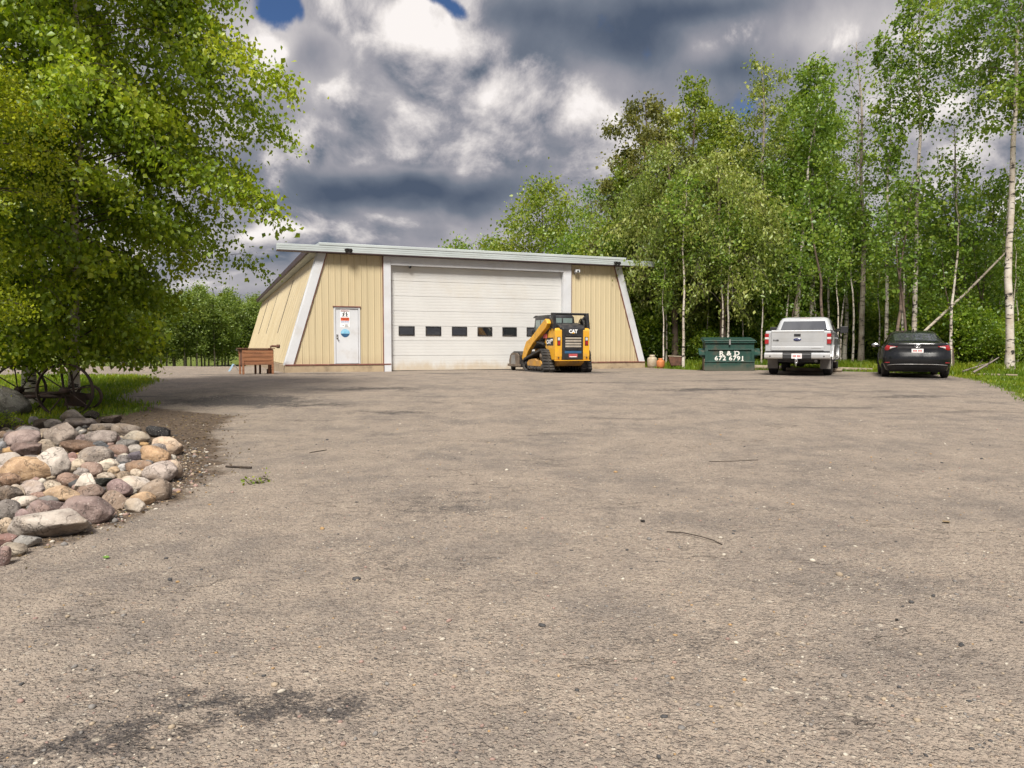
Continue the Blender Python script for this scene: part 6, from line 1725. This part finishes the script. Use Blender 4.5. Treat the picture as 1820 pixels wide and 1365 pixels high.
# ---- grass
M_grass = leaf_mat('grass_blades', (.075, .14, .010), (.16, .235, .016), (.32, .33, .03), .4, .02)
def grass(name, pts, h, label):
    rs = np.random.RandomState(3)
    P = np.array(pts); N = len(P)
    z = gz(P[:, 0], P[:, 1])
    hh = np.array(h) * rs.uniform(.5, 1.25, N)
    a = rs.uniform(0, 6.28, N); w = .006 + .008 * rs.rand(N) + hh * .012
    dx, dy = np.cos(a) * w, np.sin(a) * w
    b = rs.normal(0, .35, (N, 2)) * hh[:, None]
    base = np.stack([P[:, 0], P[:, 1], z - .01], 1)
    l = base + np.stack([dx, dy, 0 * dx], 1); r = base - np.stack([dx, dy, 0 * dx], 1)
    mid = base + np.stack([b[:, 0] * .35, b[:, 1] * .35, hh * .6], 1)
    ml = mid + np.stack([dx, dy, 0 * dx], 1) * .7; mr = mid - np.stack([dx, dy, 0 * dx], 1) * .7
    tip = base + np.stack([b[:, 0], b[:, 1], hh], 1)
    V = np.stack([l, r, ml, mr, tip], 1).reshape(-1, 3)
    o = np.arange(N)[:, None] * 5
    F = np.concatenate([o + [0, 1, 3], o + [0, 3, 2], o + [2, 3, 4]], 1).reshape(-1, 3)
    me = bpy.data.meshes.new(name)
    me.vertices.add(len(V)); me.vertices.foreach_set('co', V.reshape(-1).astype(np.float32))
    me.loops.add(F.size); me.loops.foreach_set('vertex_index', F.reshape(-1).astype(np.int32))
    me.polygons.add(len(F)); me.polygons.foreach_set('loop_start', (np.arange(len(F)) * 3).astype(np.int32))
    me.update(); me.validate()
    at_ = me.attributes.new('tone', 'FLOAT', 'POINT')
    at_.data.foreach_set('value', np.repeat(np.clip(.5 + .25 * np.sin(P[:, 0] * 1.7) * np.sin(P[:, 1] * 1.3) + rs.normal(0, .2, N), 0, 1), 5).astype(np.float32))
    me.materials.append(M_grass)
    ob = bpy.data.objects.new(name, me); COL.objects.link(ob)
    return tag(ob, label, kind='stuff')
rg = np.random.RandomState(8)
pts, hs = [], []
cand = np.stack([rg.uniform(5.5, 26, 170000), rg.uniform(13.5, 36, 170000)], 1)
d = seg_dist(cand[:, 0], cand[:, 1], GRASS_RIGHT)
inview = (cand[:, 0] / cand[:, 1] < .74)
lawn = (cand[:, 1] < 24.0) & (cand[:, 0] > 10.2)
keep = (d < rg.uniform(-.1, .35, len(d)) - .1) & inview & ((d > -7) | lawn)
for p, dd, lw in zip(cand[keep], d[keep], lawn[keep]):
    pts.append(p); hs.append(.07 if lw and p[1] < 23.0 else (.10 + .26 * min(1, max(0, -dd / 1.2))) * (1.0 if not lw else .6))
grass('grass', pts, hs, 'rough grass along the parking edge and on the lawn at the right')
cand = np.stack([rg.uniform(-16, -5.6, 40000), rg.uniform(10.5, 24, 40000)], 1)
d = seg_dist(cand[:, 0], cand[:, 1], GRASS_LEFT)
keep = d < rg.uniform(-.2, .35, len(d)) - .05
grass('grass', cand[keep], np.full(keep.sum(), .09), 'short grass under the big birch')
# weeds on the stones
for i, (x, y, lab) in enumerate(((-7.65, 11.3, 'mossy green tuft on the rocks in front of the banded boulder'), (-8.55, 11.1, 'green weed tuft at the back left of the rock bed'), (-2.55, 7.3, 'tiny green weed in the dirt beside the pitted boulder'))):
    tm, lm = tree_meshes(600 + i, 'birch', M_brownbark, H=(.2, .2, .10)[i], r0=.006, base=.02, cr=(.22, .2, .08)[i], nb=16, leafn=(380, 320, 80)[i], lsize=.03, droop=.2, up=.7, spread=.03, profile='round', nsub=4, hang=.2, trunk_sides=4)
    o = place_tree('weed', tm, lm, x, y, lab, 'weed'); o.location.z += .12 if i < 2 else 0
# fallen branches right of the sedan
for i, (pxa, pxb, D, lab) in enumerate(((1712, 1760, 24.2, 'bare fallen branch in the grass right of the sedan'), (1730, 1775, 23.4, 'forked grey stick leaning in the grass before the banded birch'))):
    xa, ya = at(pxa, D); xb, yb = at(pxb, D + .8)
    o = MB().tube([(0, 0, .12), ((xb - xa) * .5, .3, .28 + .1 * i), (xb - xa, yb - ya, .38 + .2 * i)], [.035, .03, .015], 6).tube([((xb - xa) * .45, .28, .27), ((xb - xa) * .5, .1, .5 + .1 * i)], [.018, .008], 5).build('fallen_branch', M_deadwood)
    o.location = (xa, ya, G(xa, ya)); tag(o, lab, 'branch')

# ---- leaf litter and chips on the soil
rl = np.random.RandomState(77)
cand = np.stack([rl.uniform(-8, -2.9, 5200), rl.uniform(4.3, 13.4, 5200)], 1)
dd = seg_dist(cand[:, 0], cand[:, 1], DIRT_BED)
cand = cand[(dd < rl.uniform(-.3, .5, len(dd)))]
C = np.stack([cand[:, 0], cand[:, 1], gz(cand[:, 0], cand[:, 1]) + .008], 1)
Dv = rl.normal(0, 1, (len(C), 3)) * (1, 1, .12)
me_l = leaves_mesh('leaf_litter', C, Dv, rl.uniform(.015, .045, len(C)), rl.rand(len(C)), leaf_mat('litter', (.045, .03, .018), (.12, .08, .045), (.24, .19, .10), .1, .02), rl, .6)
tag(bpy.data.objects.new('leaf_litter', me_l), 'dry leaf litter and chips on the soil round the rocks', kind='stuff')
COL.objects.link(bpy.data.objects['leaf_litter'])
